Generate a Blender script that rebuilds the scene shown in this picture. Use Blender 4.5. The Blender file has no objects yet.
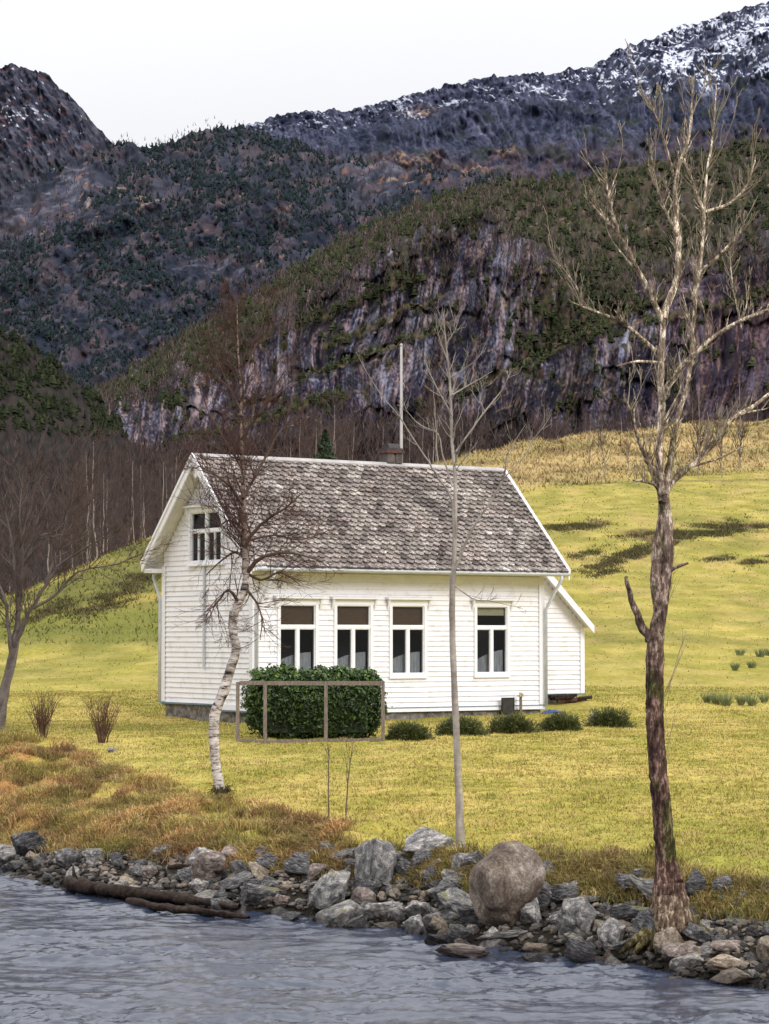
import bpy, bmesh, math, random
import numpy as np
from mathutils import Vector, Matrix

random.seed(7)
RNG = np.random.default_rng(11)
scene = bpy.context.scene
COL = scene.collection

# ------------------------------------------------------------------ camera model
F = 2400.0; W_, H_ = 769, 1024; CX, CY = 384.5, 512.0; HOR = 638.0
PITCH = math.atan((HOR - CY) / F)
CAMZ = 3.3
cp, sp = math.cos(PITCH), math.sin(PITCH)

def P(px, py, d):
    """world point seen in direction (px,py) at depth Y=d (works on arrays)"""
    a = (np.asarray(px, float) - CX) / F
    b = (CY - np.asarray(py, float)) / F
    dy = cp - b * sp
    dz = sp + b * cp
    return np.stack(np.broadcast_arrays(a / dy * d, d + 0 * a, CAMZ + dz / dy * d), -1)

def tanel(py):
    b = (CY - np.asarray(py, float)) / F
    return (sp + b * cp) / (cp - b * sp)

# ------------------------------------------------------------------ noise
def _hash(ix, iy, seed):
    h = (ix.astype(np.int64) * 374761393 + iy.astype(np.int64) * 668265263 + seed * 1442695041) & 0xFFFFFFFF
    h = ((h ^ (h >> 13)) * 1274126177) & 0xFFFFFFFF
    return ((h ^ (h >> 16)) & 0xFFFFFF) / float(0xFFFFFF)

def noise(x, y, seed=0):
    x = np.asarray(x, float); y = np.asarray(y, float)
    x, y = np.broadcast_arrays(x, y)
    ix = np.floor(x); iy = np.floor(y); fx = x - ix; fy = y - iy
    def g(ax, ay, dx, dy):
        a = _hash(ax, ay, seed) * 2 * np.pi
        return np.cos(a) * dx + np.sin(a) * dy
    u = fx * fx * fx * (fx * (fx * 6 - 15) + 10); v = fy * fy * fy * (fy * (fy * 6 - 15) + 10)
    n00 = g(ix, iy, fx, fy); n10 = g(ix + 1, iy, fx - 1, fy)
    n01 = g(ix, iy + 1, fx, fy - 1); n11 = g(ix + 1, iy + 1, fx - 1, fy - 1)
    return ((n00 * (1 - u) + n10 * u) * (1 - v) + (n01 * (1 - u) + n11 * u) * v) * 1.5

def fbm(x, y, o=4, seed=0, gain=.5):
    s = 0; a = 1; t = 0; x = np.asarray(x, float); y = np.asarray(y, float)
    for i in range(o):
        s = s + a * noise(x * 2 ** i + 13.7 * i, y * 2 ** i - 7.1 * i, seed + i); t += a; a *= gain
    return s / t

def ridged(x, y, o=4, seed=0, gain=.55):
    s = 0; a = 1; t = 0
    for i in range(o):
        s = s + a * (1 - np.abs(noise(x * 2 ** i + 3.1 * i, y * 2 ** i + 5.7 * i, seed + i)) * 2); t += a; a *= gain
    return s / t

def sst(x, a, b):
    t = np.clip((x - a) / (b - a), 0, 1); return t * t * (3 - 2 * t)

def mixc(a, b, t):
    t = np.asarray(t)[..., None]
    return np.asarray(a) * (1 - t) + np.asarray(b) * t

# ------------------------------------------------------------------ object helpers
def prop(o, label=None, cat=None, group=None, kind=None):
    if label: o['label'] = label
    if cat: o['category'] = cat
    if group: o['group'] = group
    if kind: o['kind'] = kind
    return o

def empty(name, loc=(0, 0, 0), rz=0.0, **k):
    o = bpy.data.objects.new(name, None); COL.objects.link(o)
    o.location = loc; o.rotation_euler = (0, 0, rz); o.empty_display_size = .3
    return prop(o, **k)

def mesh_np(name, V, Fs, mat=None, col=None, smooth=False, parent=None, mats=None, mi=None):
    """V (n,3); Fs list of int arrays (m,k)"""
    me = bpy.data.meshes.new(name)
    V = np.ascontiguousarray(V, dtype=np.float32)
    me.vertices.add(len(V)); me.vertices.foreach_set('co', V.ravel())
    if not isinstance(Fs, (list, tuple)): Fs = [Fs]
    Fs = [np.asarray(f, dtype=np.int32) for f in Fs if len(f)]
    loops = np.concatenate([f.ravel() for f in Fs])
    tot = np.concatenate([np.full(len(f), f.shape[1], np.int32) for f in Fs])
    start = np.concatenate([[0], np.cumsum(tot)[:-1]]).astype(np.int32)
    me.loops.add(len(loops)); me.loops.foreach_set('vertex_index', loops)
    me.polygons.add(len(tot)); me.polygons.foreach_set('loop_start', start)
    try: me.polygons.foreach_set('loop_total', tot)
    except Exception: pass
    if col is not None:
        a = me.attributes.new('Col', 'FLOAT_COLOR', 'POINT')
        c = np.ones((len(V), 4), np.float32); c[:, :3] = col
        a.data.foreach_set('color', c.ravel())
    me.update(calc_edges=True)
    me.polygons.foreach_set('use_smooth', np.full(len(tot), bool(smooth)))
    me.validate()
    o = bpy.data.objects.new(name, me); COL.objects.link(o)
    if mat: me.materials.append(mat)
    if parent: o.parent = parent
    return o

class MB:
    """collects boxes / prisms / tubes in one mesh"""
    def __init__(s): s.V = []; s.Q = []; s.T = []; s.C = []; s.n = 0
    def add(s, V, Q=None, T=None, c=(1, 1, 1)):
        V = np.asarray(V, float)
        s.V.append(V); s.C.append(np.broadcast_to(np.asarray(c, float), (len(V), 3)))
        if Q is not None and len(Q): s.Q.append(np.asarray(Q) + s.n)
        if T is not None and len(T): s.T.append(np.asarray(T) + s.n)
        s.n += len(V); return s
    def box(s, x0, x1, y0, y1, z0, z1, c=(1, 1, 1), M=None):
        V = np.array([[x, y, z] for z in (z0, z1) for y in (y0, y1) for x in (x0, x1)], float)
        if M is not None: V = V @ np.array(M.to_3x3()).T + np.array(M.translation)
        return s.add(V, [[0, 2, 3, 1], [4, 5, 7, 6], [0, 1, 5, 4], [2, 6, 7, 3], [0, 4, 6, 2], [1, 3, 7, 5]], c=c)
    def prism(s, poly, axis, a0, a1, c=(1, 1, 1)):
        """poly list of 2D points extruded along axis 0/1/2"""
        n = len(poly); V = []
        for a in (a0, a1):
            for (u, v) in poly:
                p = [u, v]; p.insert(axis, a); V.append(p)
        Q = [[i, (i + 1) % n, n + (i + 1) % n, n + i] for i in range(n)]
        V = np.array(V, float)
        s.add(V, Q, None, c)
        b = s.n - 2 * n
        cen0 = V[:n].mean(0); cen1 = V[n:].mean(0)
        s.V.append(np.array([cen0, cen1])); s.C.append(np.broadcast_to(np.asarray(c, float), (2, 3)))
        s.T.append(np.array([[b + (i + 1) % n, b + i, s.n] for i in range(n)] + [[b + n + i, b + n + (i + 1) % n, s.n + 1] for i in range(n)]))
        s.n += 2
        return s
    def beam(s, a, b, w, h, c=(1, 1, 1), up=(0, 0, 1)):
        a = Vector(a); b = Vector(b); t = (b - a); L = t.length; t.normalize()
        x = t.cross(Vector(up)).normalized(); z = x.cross(t)
        M = Matrix((x, t, z)).transposed().to_4x4(); M.translation = a
        return s.box(-w / 2, w / 2, 0, L, -h / 2, h / 2, c, M)
    def tube(s, pts, r, sides=8, c=(1, 1, 1), cap=True):
        pts = np.asarray(pts, float); n = len(pts)
        r = np.broadcast_to(np.asarray(r, float), (n,))
        V, Q = tube_arrays(pts[None], r[None], sides)
        s.add(V, Q, None, c)
        if cap:
            b = s.n - n * sides
            s.V.append(np.array([pts[0], pts[-1]])); s.C.append(np.broadcast_to(np.asarray(c, float), (2, 3)))
            s.T.append(np.array([[b + (i + 1) % sides, b + i, s.n] for i in range(sides)] + [[b + (n - 1) * sides + i, b + (n - 1) * sides + (i + 1) % sides, s.n + 1] for i in range(sides)]))
            s.n += 2
        return s
    def build(s, name, mat, parent=None, smooth=False, useC=False):
        V = np.concatenate(s.V); fs = []
        if s.Q: fs.append(np.concatenate(s.Q))
        if s.T: fs.append(np.concatenate(s.T))
        return mesh_np(name, V, fs, mat, np.concatenate(s.C) if useC else None, smooth, parent)

def tube_arrays(PT, R, sides):
    """PT (T,n,3), R (T,n) -> verts, quads"""
    T, n, _ = PT.shape
    t = np.gradient(PT, axis=1)
    t /= np.linalg.norm(t, axis=2, keepdims=True) + 1e-12
    ref = np.where(np.abs(t[:, :1, 2:3]) > .8, np.array([[[1., 0, 0]]]), np.array([[[0, 0, 1.]]]))
    x = np.cross(t, ref); x /= np.linalg.norm(x, axis=2, keepdims=True) + 1e-12
    y = np.cross(t, x)
    ang = np.arange(sides) / sides * 2 * np.pi
    V = PT[:, :, None, :] + R[:, :, None, None] * (x[:, :, None, :] * np.cos(ang)[None, None, :, None] + y[:, :, None, :] * np.sin(ang)[None, None, :, None])
    idx = np.arange(T * n * sides).reshape(T, n, sides)
    a = idx[:, :-1]; b = idx[:, 1:]
    Q = np.stack([a, np.roll(a, -1, 2), np.roll(b, -1, 2), b], -1).reshape(-1, 4)
    return V.reshape(-1, 3), Q

class Tubes:
    def __init__(s): s.g = {}
    def add(s, pts, r, sides=4):
        s.g.setdefault((len(pts), sides), []).append((pts, r))
    def arrays(s):
        V = []; Q = []; n = 0
        for (k, sd), L in s.g.items():
            v, q = tube_arrays(np.array([a for a, _ in L], float), np.array([b for _, b in L], float), sd)
            V.append(v); Q.append(q + n); n += len(v)
        return np.concatenate(V), np.concatenate(Q)
    def build(s, name, mat, parent=None, colf=None, smooth=True, origin=None):
        V, Q = s.arrays()
        c = colf(V) if colf else None
        if origin is not None: V = V - np.array(origin)
        return mesh_np(name, V, Q, mat, c, smooth, parent)

def copy_tree(o, parent=None):
    c = o.copy(); COL.objects.link(c)
    if parent: c.parent = parent
    for ch in list(o.children): copy_tree(ch, c)
    return c

# ------------------------------------------------------------------ materials
def mat_new(name):
    m = bpy.data.materials.new(name); m.use_nodes = True
    nt = m.node_tree; nt.nodes.clear()
    out = nt.nodes.new('ShaderNodeOutputMaterial'); b = nt.nodes.new('ShaderNodeBsdfPrincipled')
    nt.links.new(b.outputs[0], out.inputs[0])
    return m, nt, b

def N(nt, t, **k):
    n = nt.nodes.new(t)
    for a, v in k.items(): setattr(n, a, v)
    return n

def ramp(nt, src, stops):
    r = N(nt, 'ShaderNodeValToRGB'); e = r.color_ramp.elements
    while len(e) < len(stops): e.new(.5)
    for i, (p, c) in enumerate(stops):
        e[i].position = p; e[i].color = (*c, 1) if len(c) == 3 else c
    nt.links.new(src, r.inputs[0]); return r.outputs[0]

def noise_node(nt, scale, detail=5, rough=.6, stretch=None, coord='Object', dist=0):
    tc = N(nt, 'ShaderNodeTexCoord'); v = tc.outputs[coord]
    if stretch:
        mp = N(nt, 'ShaderNodeMapping'); mp.inputs['Scale'].default_value = stretch
        nt.links.new(v, mp.inputs[0]); v = mp.outputs[0]
    n = N(nt, 'ShaderNodeTexNoise'); n.inputs['Scale'].default_value = scale; n.inputs['Detail'].default_value = detail
    n.inputs['Roughness'].default_value = rough; n.inputs['Distortion'].default_value = dist
    nt.links.new(v, n.inputs['Vector']); return n.outputs[0]

def mul(nt, a, b, mode='MULTIPLY', fac=1.0):
    m = N(nt, 'ShaderNodeMix', data_type='RGBA', blend_type=mode)
    if isinstance(fac, float): m.inputs[0].default_value = fac
    else: nt.links.new(fac, m.inputs[0])
    for s, i in ((a, 6), (b, 7)):
        if isinstance(s, tuple): m.inputs[i].default_value = (*s, 1)
        else: nt.links.new(s, m.inputs[i])
    return m.outputs[2]

def bump(nt, b, h, strength=.5, dist=.02):
    n = N(nt, 'ShaderNodeBump'); n.inputs['Strength'].default_value = strength; n.inputs['Distance'].default_value = dist
    nt.links.new(h, n.inputs['Height']); nt.links.new(n.outputs[0], b.inputs['Normal'])

def attr(nt):
    a = N(nt, 'ShaderNodeAttribute'); a.attribute_name = 'Col'; return a.outputs['Color']

def mat_attr(name, scale=3, lo=.6, hi=1.4, rough=.9, stretch=None, bs=.4, bd=.05, spec=.2, detail=6, b2=None):
    m, nt, b = mat_new(name)
    n = noise_node(nt, scale, detail, .65, stretch)
    r = ramp(nt, n, [(.25, (lo,) * 3), (.75, (hi,) * 3)])
    nt.links.new(mul(nt, attr(nt), r), b.inputs['Base Color'])
    b.inputs['Roughness'].default_value = rough; b.inputs['Specular IOR Level'].default_value = spec
    if bs: bump(nt, b, n, bs, bd)
    return m

def mat_noise(name, c1, c2, scale=4, rough=.7, stretch=None, bs=.3, bd=.01, spec=.3, detail=5, c3=None, scale2=1.0):
    m, nt, b = mat_new(name)
    n = noise_node(nt, scale, detail, .6, stretch)
    col = ramp(nt, n, [(.3, c1), (.7, c2)])
    if c3:
        n2 = noise_node(nt, scale2, 5, .7, None)
        col = mul(nt, col, c3, 'MIX', ramp(nt, n2, [(.52, (0, 0, 0)), (.62, (1, 1, 1))]))
    nt.links.new(col, b.inputs['Base Color'])
    b.inputs['Roughness'].default_value = rough; b.inputs['Specular IOR Level'].default_value = spec
    if bs: bump(nt, b, n, bs, bd)
    return m

M = {}
M['wall'] = mat_noise('white_paint', (.78, .76, .80), (.85, .84, .89), 1.6, .6, (1, 1, 7), .15, .004, .25, 7, (.72, .69, .69), 3.5)
M['trim'] = mat_noise('white_trim', (.78, .77, .80), (.85, .84, .88), 6, .5, None, .1, .003)
M['blue_trim'] = mat_noise('metal_flashing', (.10, .16, .20), (.18, .24, .30), 8, .5)
M['zinc'] = mat_noise('zinc_gutter', (.46, .48, .52), (.62, .63, .67), 5, .45, None, .1, .002)
M['soffit'] = mat_noise('soffit_paint', (.62, .60, .56), (.74, .72, .68), 5, .6)
M['founda'] = mat_noise('foundation_stone', (.07, .062, .058), (.30, .275, .25), 9, .9, None, .8, .04, .2)
def slate_mat():
    m, nt, b = mat_new('lichen_slate')
    n = noise_node(nt, 24, 6, .75); n2 = noise_node(nt, 7, 5, .7); n3 = noise_node(nt, 1.3, 4, .6)
    c = mul(nt, attr(nt), ramp(nt, n, [(.38, (.20, .19, .19)), (.5, (.88, .88, .86)), (.64, (2.1, 2.08, 2.0))]))
    c = mul(nt, c, ramp(nt, n2, [(.35, (.58, .56, .55)), (.65, (1.48, 1.48, 1.45))]))
    c = mul(nt, c, ramp(nt, n3, [(.35, (.88, .82, .82)), (.65, (1.18, 1.2, 1.2))]))
    nt.links.new(c, b.inputs['Base Color']); b.inputs['Roughness'].default_value = .85; b.inputs['Specular IOR Level'].default_value = .2
    bump(nt, b, n, .7, .015); return m
M['slate'] = slate_mat()
M['chim'] = mat_noise('chimney_render', (.06, .052, .05), (.14, .12, .11), 8, .9)
M['chimcap'] = mat_noise('chimney_cap_slate', (.03, .03, .03), (.07, .06, .06), 8, .8)
M['brick'] = mat_noise('chimney_brick', (.07, .032, .028), (.13, .058, .048), 8, .9)
M['pole'] = mat_noise('pole_paint', (.30, .28, .27), (.45, .43, .42), 3, .6, (1, 1, .3))
M['wood'] = mat_noise('grey_wood', (.10, .08, .065), (.25, .20, .17), 9, .85, (6, 6, 1), .5, .01)
M['drift'] = mat_noise('wet_wood', (.008, .006, .005), (.055, .036, .028), 14, .8, (1, 1, 1), 1.0, .03, .12)
M['black'] = mat_noise('dark_board', (.015, .015, .015), (.05, .045, .04), 8, .7)
M['tarp'] = mat_noise('blue_tarp', (.012, .035, .12), (.03, .07, .20), 9, .5)
M['reflection_curtain'] = mat_noise('reflection_cloth', (.26, .26, .29), (.46, .46, .50), 14, .9, (3, 1, .4), .3, .01)  # pale grey of the mountains reflected in the lower panes
M['blind'] = mat_noise('brown_blind', (.085, .050, .032), (.16, .098, .062), 22, .8, (.3, 1, 6), .3, .01)
M['creamblind'] = mat_noise('cream_blind', (.40, .34, .22), (.50, .43, .30), 12, .8)
M['dark'] = mat_noise('room_dark', (.006, .006, .008), (.02, .02, .022), 3, .9)
M['rock_m'] = mat_attr('mountain_rock', .30, .78, 1.22, .95, (1, 1, .4), .35, .5, .1, 4)
M['forest'] = mat_attr('conifer_needles', .8, .5, 1.5, .9, None, 0, 0, .1)
M['twig'] = mat_noise('purple_twig', (.038, .025, .026), (.10, .066, .060), 2, .9, None, 0)
M['bark_pale'] = mat_noise('pale_bark', (.17, .14, .12), (.36, .31, .27), 1.5, .9, None, 0)
M['leaf'] = mat_attr('hedge_leaf', 2, .6, 1.5, .45, None, 0, 0, .4)
M['grass'] = mat_attr('grass_blade', 1.5, .75, 1.25, .8, None, 0, 0, .15)
M['stick'] = mat_attr('scrub_stick', .2, .7, 1.3, .9, None, 0, 0, .1)

def glass_mat():
    m, nt, b = mat_new('window_glass')
    b.inputs['Base Color'].default_value = (1, 1, 1, 1); b.inputs['Roughness'].default_value = .02
    n = noise_node(nt, 1.7, 2, .5); bump(nt, b, n, .06, .02)
    tr = N(nt, 'ShaderNodeBsdfTransparent'); tr.inputs[0].default_value = (.85, .87, .87, 1)
    gl = N(nt, 'ShaderNodeBsdfGlossy'); gl.inputs['Roughness'].default_value = .03
    mx = N(nt, 'ShaderNodeMixShader'); fr = N(nt, 'ShaderNodeFresnel'); fr.inputs[0].default_value = 1.28
    bm = [x for x in nt.nodes if x.type == 'BUMP'][0]
    nt.links.new(bm.outputs[0], gl.inputs['Normal'])
    nt.links.new(fr.outputs[0], mx.inputs[0]); nt.links.new(tr.outputs[0], mx.inputs[1]); nt.links.new(gl.outputs[0], mx.inputs[2])
    out = [x for x in nt.nodes if x.type == 'OUTPUT_MATERIAL'][0]
    nt.nodes.remove(b); nt.links.new(mx.outputs[0], out.inputs[0])
    return m
M['glass'] = glass_mat()

def rock_mat(name, ca, cb, cl, moss=.0, scale=3.0, streak=None):
    m, nt, b = mat_new(name)
    oi = N(nt, 'ShaderNodeObjectInfo')
    n = noise_node(nt, scale, 8, .7, streak, 'Object', .4)
    col = ramp(nt, n, [(.36, ca), (.50, cb), (.64, cl)])
    sp_ = noise_node(nt, scale * 9, 4, .8)
    col = mul(nt, col, ramp(nt, sp_, [(.32, (.40, .40, .41)), (.5, (.95, .95, .95)), (.68, (1.75, 1.75, 1.7))]))
    col = mul(nt, col, ramp(nt, oi.outputs['Random'], [(0, (.62, .60, .60)), (.5, (1.0, .98, .94)), (1, (1.45, 1.38, 1.32))]))
    # moss / lichen on upward faces, wet dark near the water
    ge = N(nt, 'ShaderNodeNewGeometry'); sx = N(nt, 'ShaderNodeSeparateXYZ'); nt.links.new(ge.outputs['Normal'], sx.inputs[0])
    mn = noise_node(nt, 2.2, 5, .6)
    ma = N(nt, 'ShaderNodeMath', operation='MULTIPLY'); nt.links.new(sx.outputs[2], ma.inputs[0]); nt.links.new(mn, ma.inputs[1])
    col = mul(nt, col, (.16, .15, .035), 'MIX', ramp(nt, ma.outputs[0], [(.50 - moss, (0, 0, 0)), (.60 - moss, (.85, .85, .85))]))
    pz = N(nt, 'ShaderNodeSeparateXYZ'); nt.links.new(ge.outputs['Position'], pz.inputs[0])
    w = ramp(nt, pz.outputs[2], [(.06, (.32, .30, .30)), (.2, (1, 1, 1))])
    col = mul(nt, col, w)
    rr = ramp(nt, pz.outputs[2], [(.05, (.25,) * 3), (.2, (.85,) * 3)])
    nt.links.new(rr, b.inputs['Roughness'])
    nt.links.new(col, b.inputs['Base Color']); b.inputs['Specular IOR Level'].default_value = .35
    bump(nt, b, n, 1.0, .05)
    return m
M['rock_grey'] = rock_mat('grey_rock', (.05, .05, .054), (.18, .175, .178), (.46, .44, .42), .02, 2.6)
M['rock_dark'] = rock_mat('dark_schist', (.024, .025, .030), (.085, .084, .092), (.30, .29, .29), .03, 3.4, (1, 1, 3))
M['rock_brown'] = rock_mat('brown_boulder', (.075, .054, .044), (.155, .120, .098), (.29, .25, .215), .02, 1.5)
M['rock_pink'] = rock_mat('pinkish_rock', (.07, .055, .052), (.19, .150, .138), (.38, .33, .31), .0)
M['rock_tan'] = rock_mat('tan_rock', (.10, .078, .058), (.24, .195, .15), (.40, .35, .29), -.0)

def ground_mat():
    m, nt, b = mat_new('turf')
    n1 = noise_node(nt, 6.0, 7, .75); n2 = noise_node(nt, .35, 4, .6)
    c = mul(nt, attr(nt), ramp(nt, n1, [(.28, (.55, .56, .5)), (.72, (1.42, 1.40, 1.3))]))
    c = mul(nt, c, ramp(nt, n2, [(.3, (.85, .9, .85)), (.7, (1.15, 1.08, 1.05))]))
    nt.links.new(c, b.inputs['Base Color']); b.inputs['Roughness'].default_value = .95; b.inputs['Specular IOR Level'].default_value = .1
    bump(nt, b, n1, .8, .06)
    return m
M['ground'] = ground_mat()

def water_mat():
    m, nt, b = mat_new('river_water')
    b.inputs['Base Color'].default_value = (.026, .034, .058, 1); b.inputs['Roughness'].default_value = .03
    b.inputs['IOR'].default_value = 1.36; b.inputs['Specular IOR Level'].default_value = .6
    b.inputs['Specular Tint'].default_value = (.84, .90, 1.0, 1)
    n = noise_node(nt, 7, 5, .65, (1, 1.9, 1)); n2 = noise_node(nt, 24, 3, .6, (1, 1.6, 1))
    a = N(nt, 'ShaderNodeMath', operation='ADD'); nt.links.new(n, a.inputs[0])
    s = N(nt, 'ShaderNodeMath', operation='MULTIPLY'); s.inputs[1].default_value = .25
    nt.links.new(n2, s.inputs[0]); nt.links.new(s.outputs[0], a.inputs[1])
    bump(nt, b, a.outputs[0], .35, .02)
    return m
M['water'] = water_mat()

# ------------------------------------------------------------------ terrain
def shore(X):
    return np.interp(X, [-60, -20, -5.5, -3.7, -1.74, 0, 1.22, 2.2, 3.1, 3.65, 8, 20, 60], [75, 47, 34.3, 31.2, 29.0, 27.6, 25.4, 24.6, 23.6, 22.9, 20, 14, 0])

G_R = ([0, .083, .167, .333, .5, .667, .72, 1], [0, .173, .283, .504, .687, .805, .812, 1])
G_L = ([0, .45, .55, .85, 1], [0, .37, .57, .93, 1])
def far_row(p, d):
    ds = np.interp(p, [0, 160, 430, 769], [125, 140, 245, 300])
    ys = np.interp(p, [-700, -100, 0, 60, 110, 160, 250, 430, 480, 560, 640, 769, 1000, 1600], [660, 640, 600, 574, 553, 535, 512, 468, 451, 438, 429, 418, 400, 380])
    t = np.clip((d - 60) / (ds - 60), 0, 1)
    g = np.interp(t, *G_R) * sst(p, 150, 420) + np.interp(t, *G_L) * (1 - sst(p, 150, 420))
    return 697 + (ys - 697) * g, ds, t

def mound(X, Y):
    return np.clip(noise(X * 1.15, Y * .75, 23) + .5 * noise(X * 2.6, Y * 1.7, 24) + .15, -.3, 1)

def terrain(X, Y, detail=True):
    X, Y = np.broadcast_arrays(np.asarray(X, float), np.asarray(Y, float))
    wob = .35 * noise(X * .6, Y * 0 + .5, 5) + .15 * noise(X * 2.1, Y * 0, 6)
    s = Y - shore(X) - wob
    se = np.interp(X, [-5.4, -2.5, 0, 3], [1.5, 1.6, 1.9, 2.9]); ze = np.interp(X, [-5.4, -2.5, 0, 3], [.30, .52, .70, .66])
    de = Y - s + se
    near = np.where(s < 0, np.maximum(s * .28, -2.2), ze * np.clip(s / se, 0, 1) ** .8)
    t = np.clip((Y - de) / np.maximum(45 - de, 1), 0, 1)
    z1 = ze + (1.43 - ze) * t ** np.interp(X, [-5, -1, 3], [.8, .75, .85])
    z = np.where(s < se, near, z1)
    z = np.where(Y > 45, np.interp(Y, [45, 49, 54, 57, 60], [1.43, 1.43, 1.45, 1.60, 1.83]), z)
    p = CX + F * X / np.maximum(Y, 1)
    row, ds, tt = far_row(p, np.maximum(Y, 60))
    zf = CAMZ + tanel(row) * np.minimum(np.maximum(Y, 60), ds) 
    zf = zf - np.maximum(Y - ds, 0) * .03
    z = np.where(Y > 60, zf, z)
    if detail:
        land = sst(s, 0, 1.5)
        z = z + land * (.05 * fbm(X * .9, Y * .9, 3, 21)) + .04 * fbm(X * 3, Y * 3, 2, 22) * sst(s, -1, .5) * (1 - sst(Y, 40, 60))
        z = z + .17 * mound(X, Y) * sst(s, se * .8, se * 1.3) * (1 - sst(s, np.interp(X, [-6, -1, 3], [7, 3.6, 4.0]), np.interp(X, [-6, -1, 3], [9.5, 5.5, 5.5])))
        hill = sst(tt, .66, .75) * sst(p, 250, 420)
        z = z + sst(Y, 62, 100) * (.22 * fbm(X * .18, Y * .12, 4, 31)) + hill * (.9 * fbm(X * .12, Y * .08, 4, 33)) * sst(-np.abs(tt - 1), -.6, -.02 + 0) 
        lm = (1 - sst(p, 150, 420)) * sst(tt, .35, .6)
        z = z + lm * .35 * fbm(X * .2, Y * .2, 3, 35)
    return z

def hit(px, py, dmin=18., dmax=320.):
    """ground point seen through a pixel"""
    d = np.concatenate([np.arange(dmin, 70, .05), np.arange(70, dmax, .5)])
    q = P(np.full(len(d), px), np.full(len(d), py), d)
    z = np.maximum(terrain(q[:, 0], q[:, 1]), 0)
    i = np.argmax(q[:, 2] <= z)
    if q[i, 2] > z[i]: i = len(d) - 1
    return Vector((q[i, 0], q[i, 1], float(z[i])))

def tz(x, y): return float(terrain(x, y))

def gcolor(X, Y):
    X, Y = np.broadcast_arrays(np.asarray(X, float), np.asarray(Y, float))
    p = CX + F * X / np.maximum(Y, 1); row, ds, tt = far_row(p, np.maximum(Y, 60))
    s = Y - shore(X)
    n1 = fbm(X * .5, Y * .3, 4, 41); n2 = fbm(X * 2.2, Y * 1.1, 3, 43); n3 = fbm(X * .12, Y * .07, 3, 44)
    c = mixc((.305, .270, .062), (.425, .345, .108), sst(n1 + .5 * n2, -.25, .3))
    c = mixc(c, (.225, .235, .040), sst(n3 + .3 * n1, .05, .4) * .55)
    # darker, greener strip around the house
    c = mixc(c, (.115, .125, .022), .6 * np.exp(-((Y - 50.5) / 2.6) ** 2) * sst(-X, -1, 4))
    # meadow beyond
    m = sst(Y, 56, 75)
    cm = mixc((.245, .220, .048), (.340, .282, .085), sst(n1, -.2, .3))
    nn = fbm(X * .11, Y * .05, 4, 47)
    cm = mixc(cm, (.165, .160, .036), sst(nn, .0, .35) * .55)
    c = mixc(c, cm, m)
    tex = fbm(X * .55, Y * .16, 4, 48, .65); tex2 = fbm(X * .22, Y * .07, 3, 49)
    c = c * (1 + m * (.42 * tex + .0))[..., None]
    c = mixc(c, (.34, .235, .115), sst(tex2 + .5 * tex, .10, .45) * m * .38 * sst(p, 300, 500))
    # left mound
    lm = (1 - sst(p, 180, 420))
    band = lm * sst(row, 598, 612) * (1 - sst(row, 640, 650)) * m
    c = mixc(c, (.105, .120, .026), band * .75)
    top = lm * (1 - sst(row, 600, 615)) * m
    cn = mixc((.26, .215, .06), (.10, .105, .028), sst(fbm(X * .10, Y * .10, 4, 51) + .08, -.02, .16))
    c = mixc(c, cn, top * .85)
    # brown hillock
    hill = sst(tt, .70, .76) * sst(p, 300, 430)
    ch = mixc((.37, .275, .13), (.25, .20, .085), sst(fbm(X * .10, Y * .06, 4, 53), -.15, .25))
    ch = mixc(ch, (.15, .09, .05), sst(fbm(X * .25, Y * .12, 3, 54), .15, .35) * .7)
    c = mixc(c, ch, hill)
    # track line at the foot of the hillock
    c = mixc(c, (.13, .11, .05), np.exp(-((row - (480 + .012 * (769 - p))) / 1.1) ** 2) * sst(p, 430, 500) * .7)
    # dark heather bands on the slope, running down to the lower corner
    q = fbm(X * .16, Y * .05, 4, 57)
    for (px, py, a, b, ang) in ((575, 526, 28, 5, -.12), (655, 547, 70, 6, -.32), (700, 532, 80, 6, -.06), (605, 573, 14, 3, -.2), (760, 560, 20, 4, -.3), (720, 555, 20, 3, -.2), (590, 553, 20, 4, -.3), (735, 528, 40, 5, 0)):
        dx = (p - px) * math.cos(ang) + (row - py) * math.sin(ang); dy = -(p - px) * math.sin(ang) + (row - py) * math.cos(ang)
        e = np.exp(-((dx / a) ** 2 + (dy / b) ** 2) * 1.2)
        c = mixc(c, mixc((.085, .105, .030), (.135, .088, .045), sst(q, -.1, .2)), sst(e + 1.3 * q + .5 * tex, .52, .68) * m * .8 * sst(e, .03, .2))
    # bank
    br = sst(fbm(X * .9, Y * .9, 3, 61) + np.interp(X, [-6, -3, -1.5, 0, 3.2], [.5, .30, .0, -.25, -.1]) + .45 * (1 - sst(s, 1.5, np.interp(X, [-6, -2, 0], [9.5, 5, 3.2]))), .30, .62) * (1 - sst(s, np.interp(X, [-6, -2, 0, 3], [9, 5, 2.6, 4.2]), np.interp(X, [-6, -2, 0, 3], [11.5, 7, 4.4, 5.5])))
    cb = mixc((.30, .155, .065), (.22, .14, .05), sst(n2, -.2, .2))
    md = mound(X, Y); cb = mixc(cb, (.20, .18, .045), sst(fbm(X * .8, Y * .6, 3, 62), -.05, .3) * .8) * (.72 + .5 * sst(md, -.2, .6))[..., None]  # mound hollows darkened: hummock shade put into the colour
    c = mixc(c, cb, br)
    se = np.interp(X, [-5.4, -2.5, 0, 3], [1.5, 1.6, 1.9, 2.9])
    c = mixc(c, (.022, .018, .014), 1 - sst(s + .4 * n2, se * .80, se * 1.10))
    return c

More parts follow.
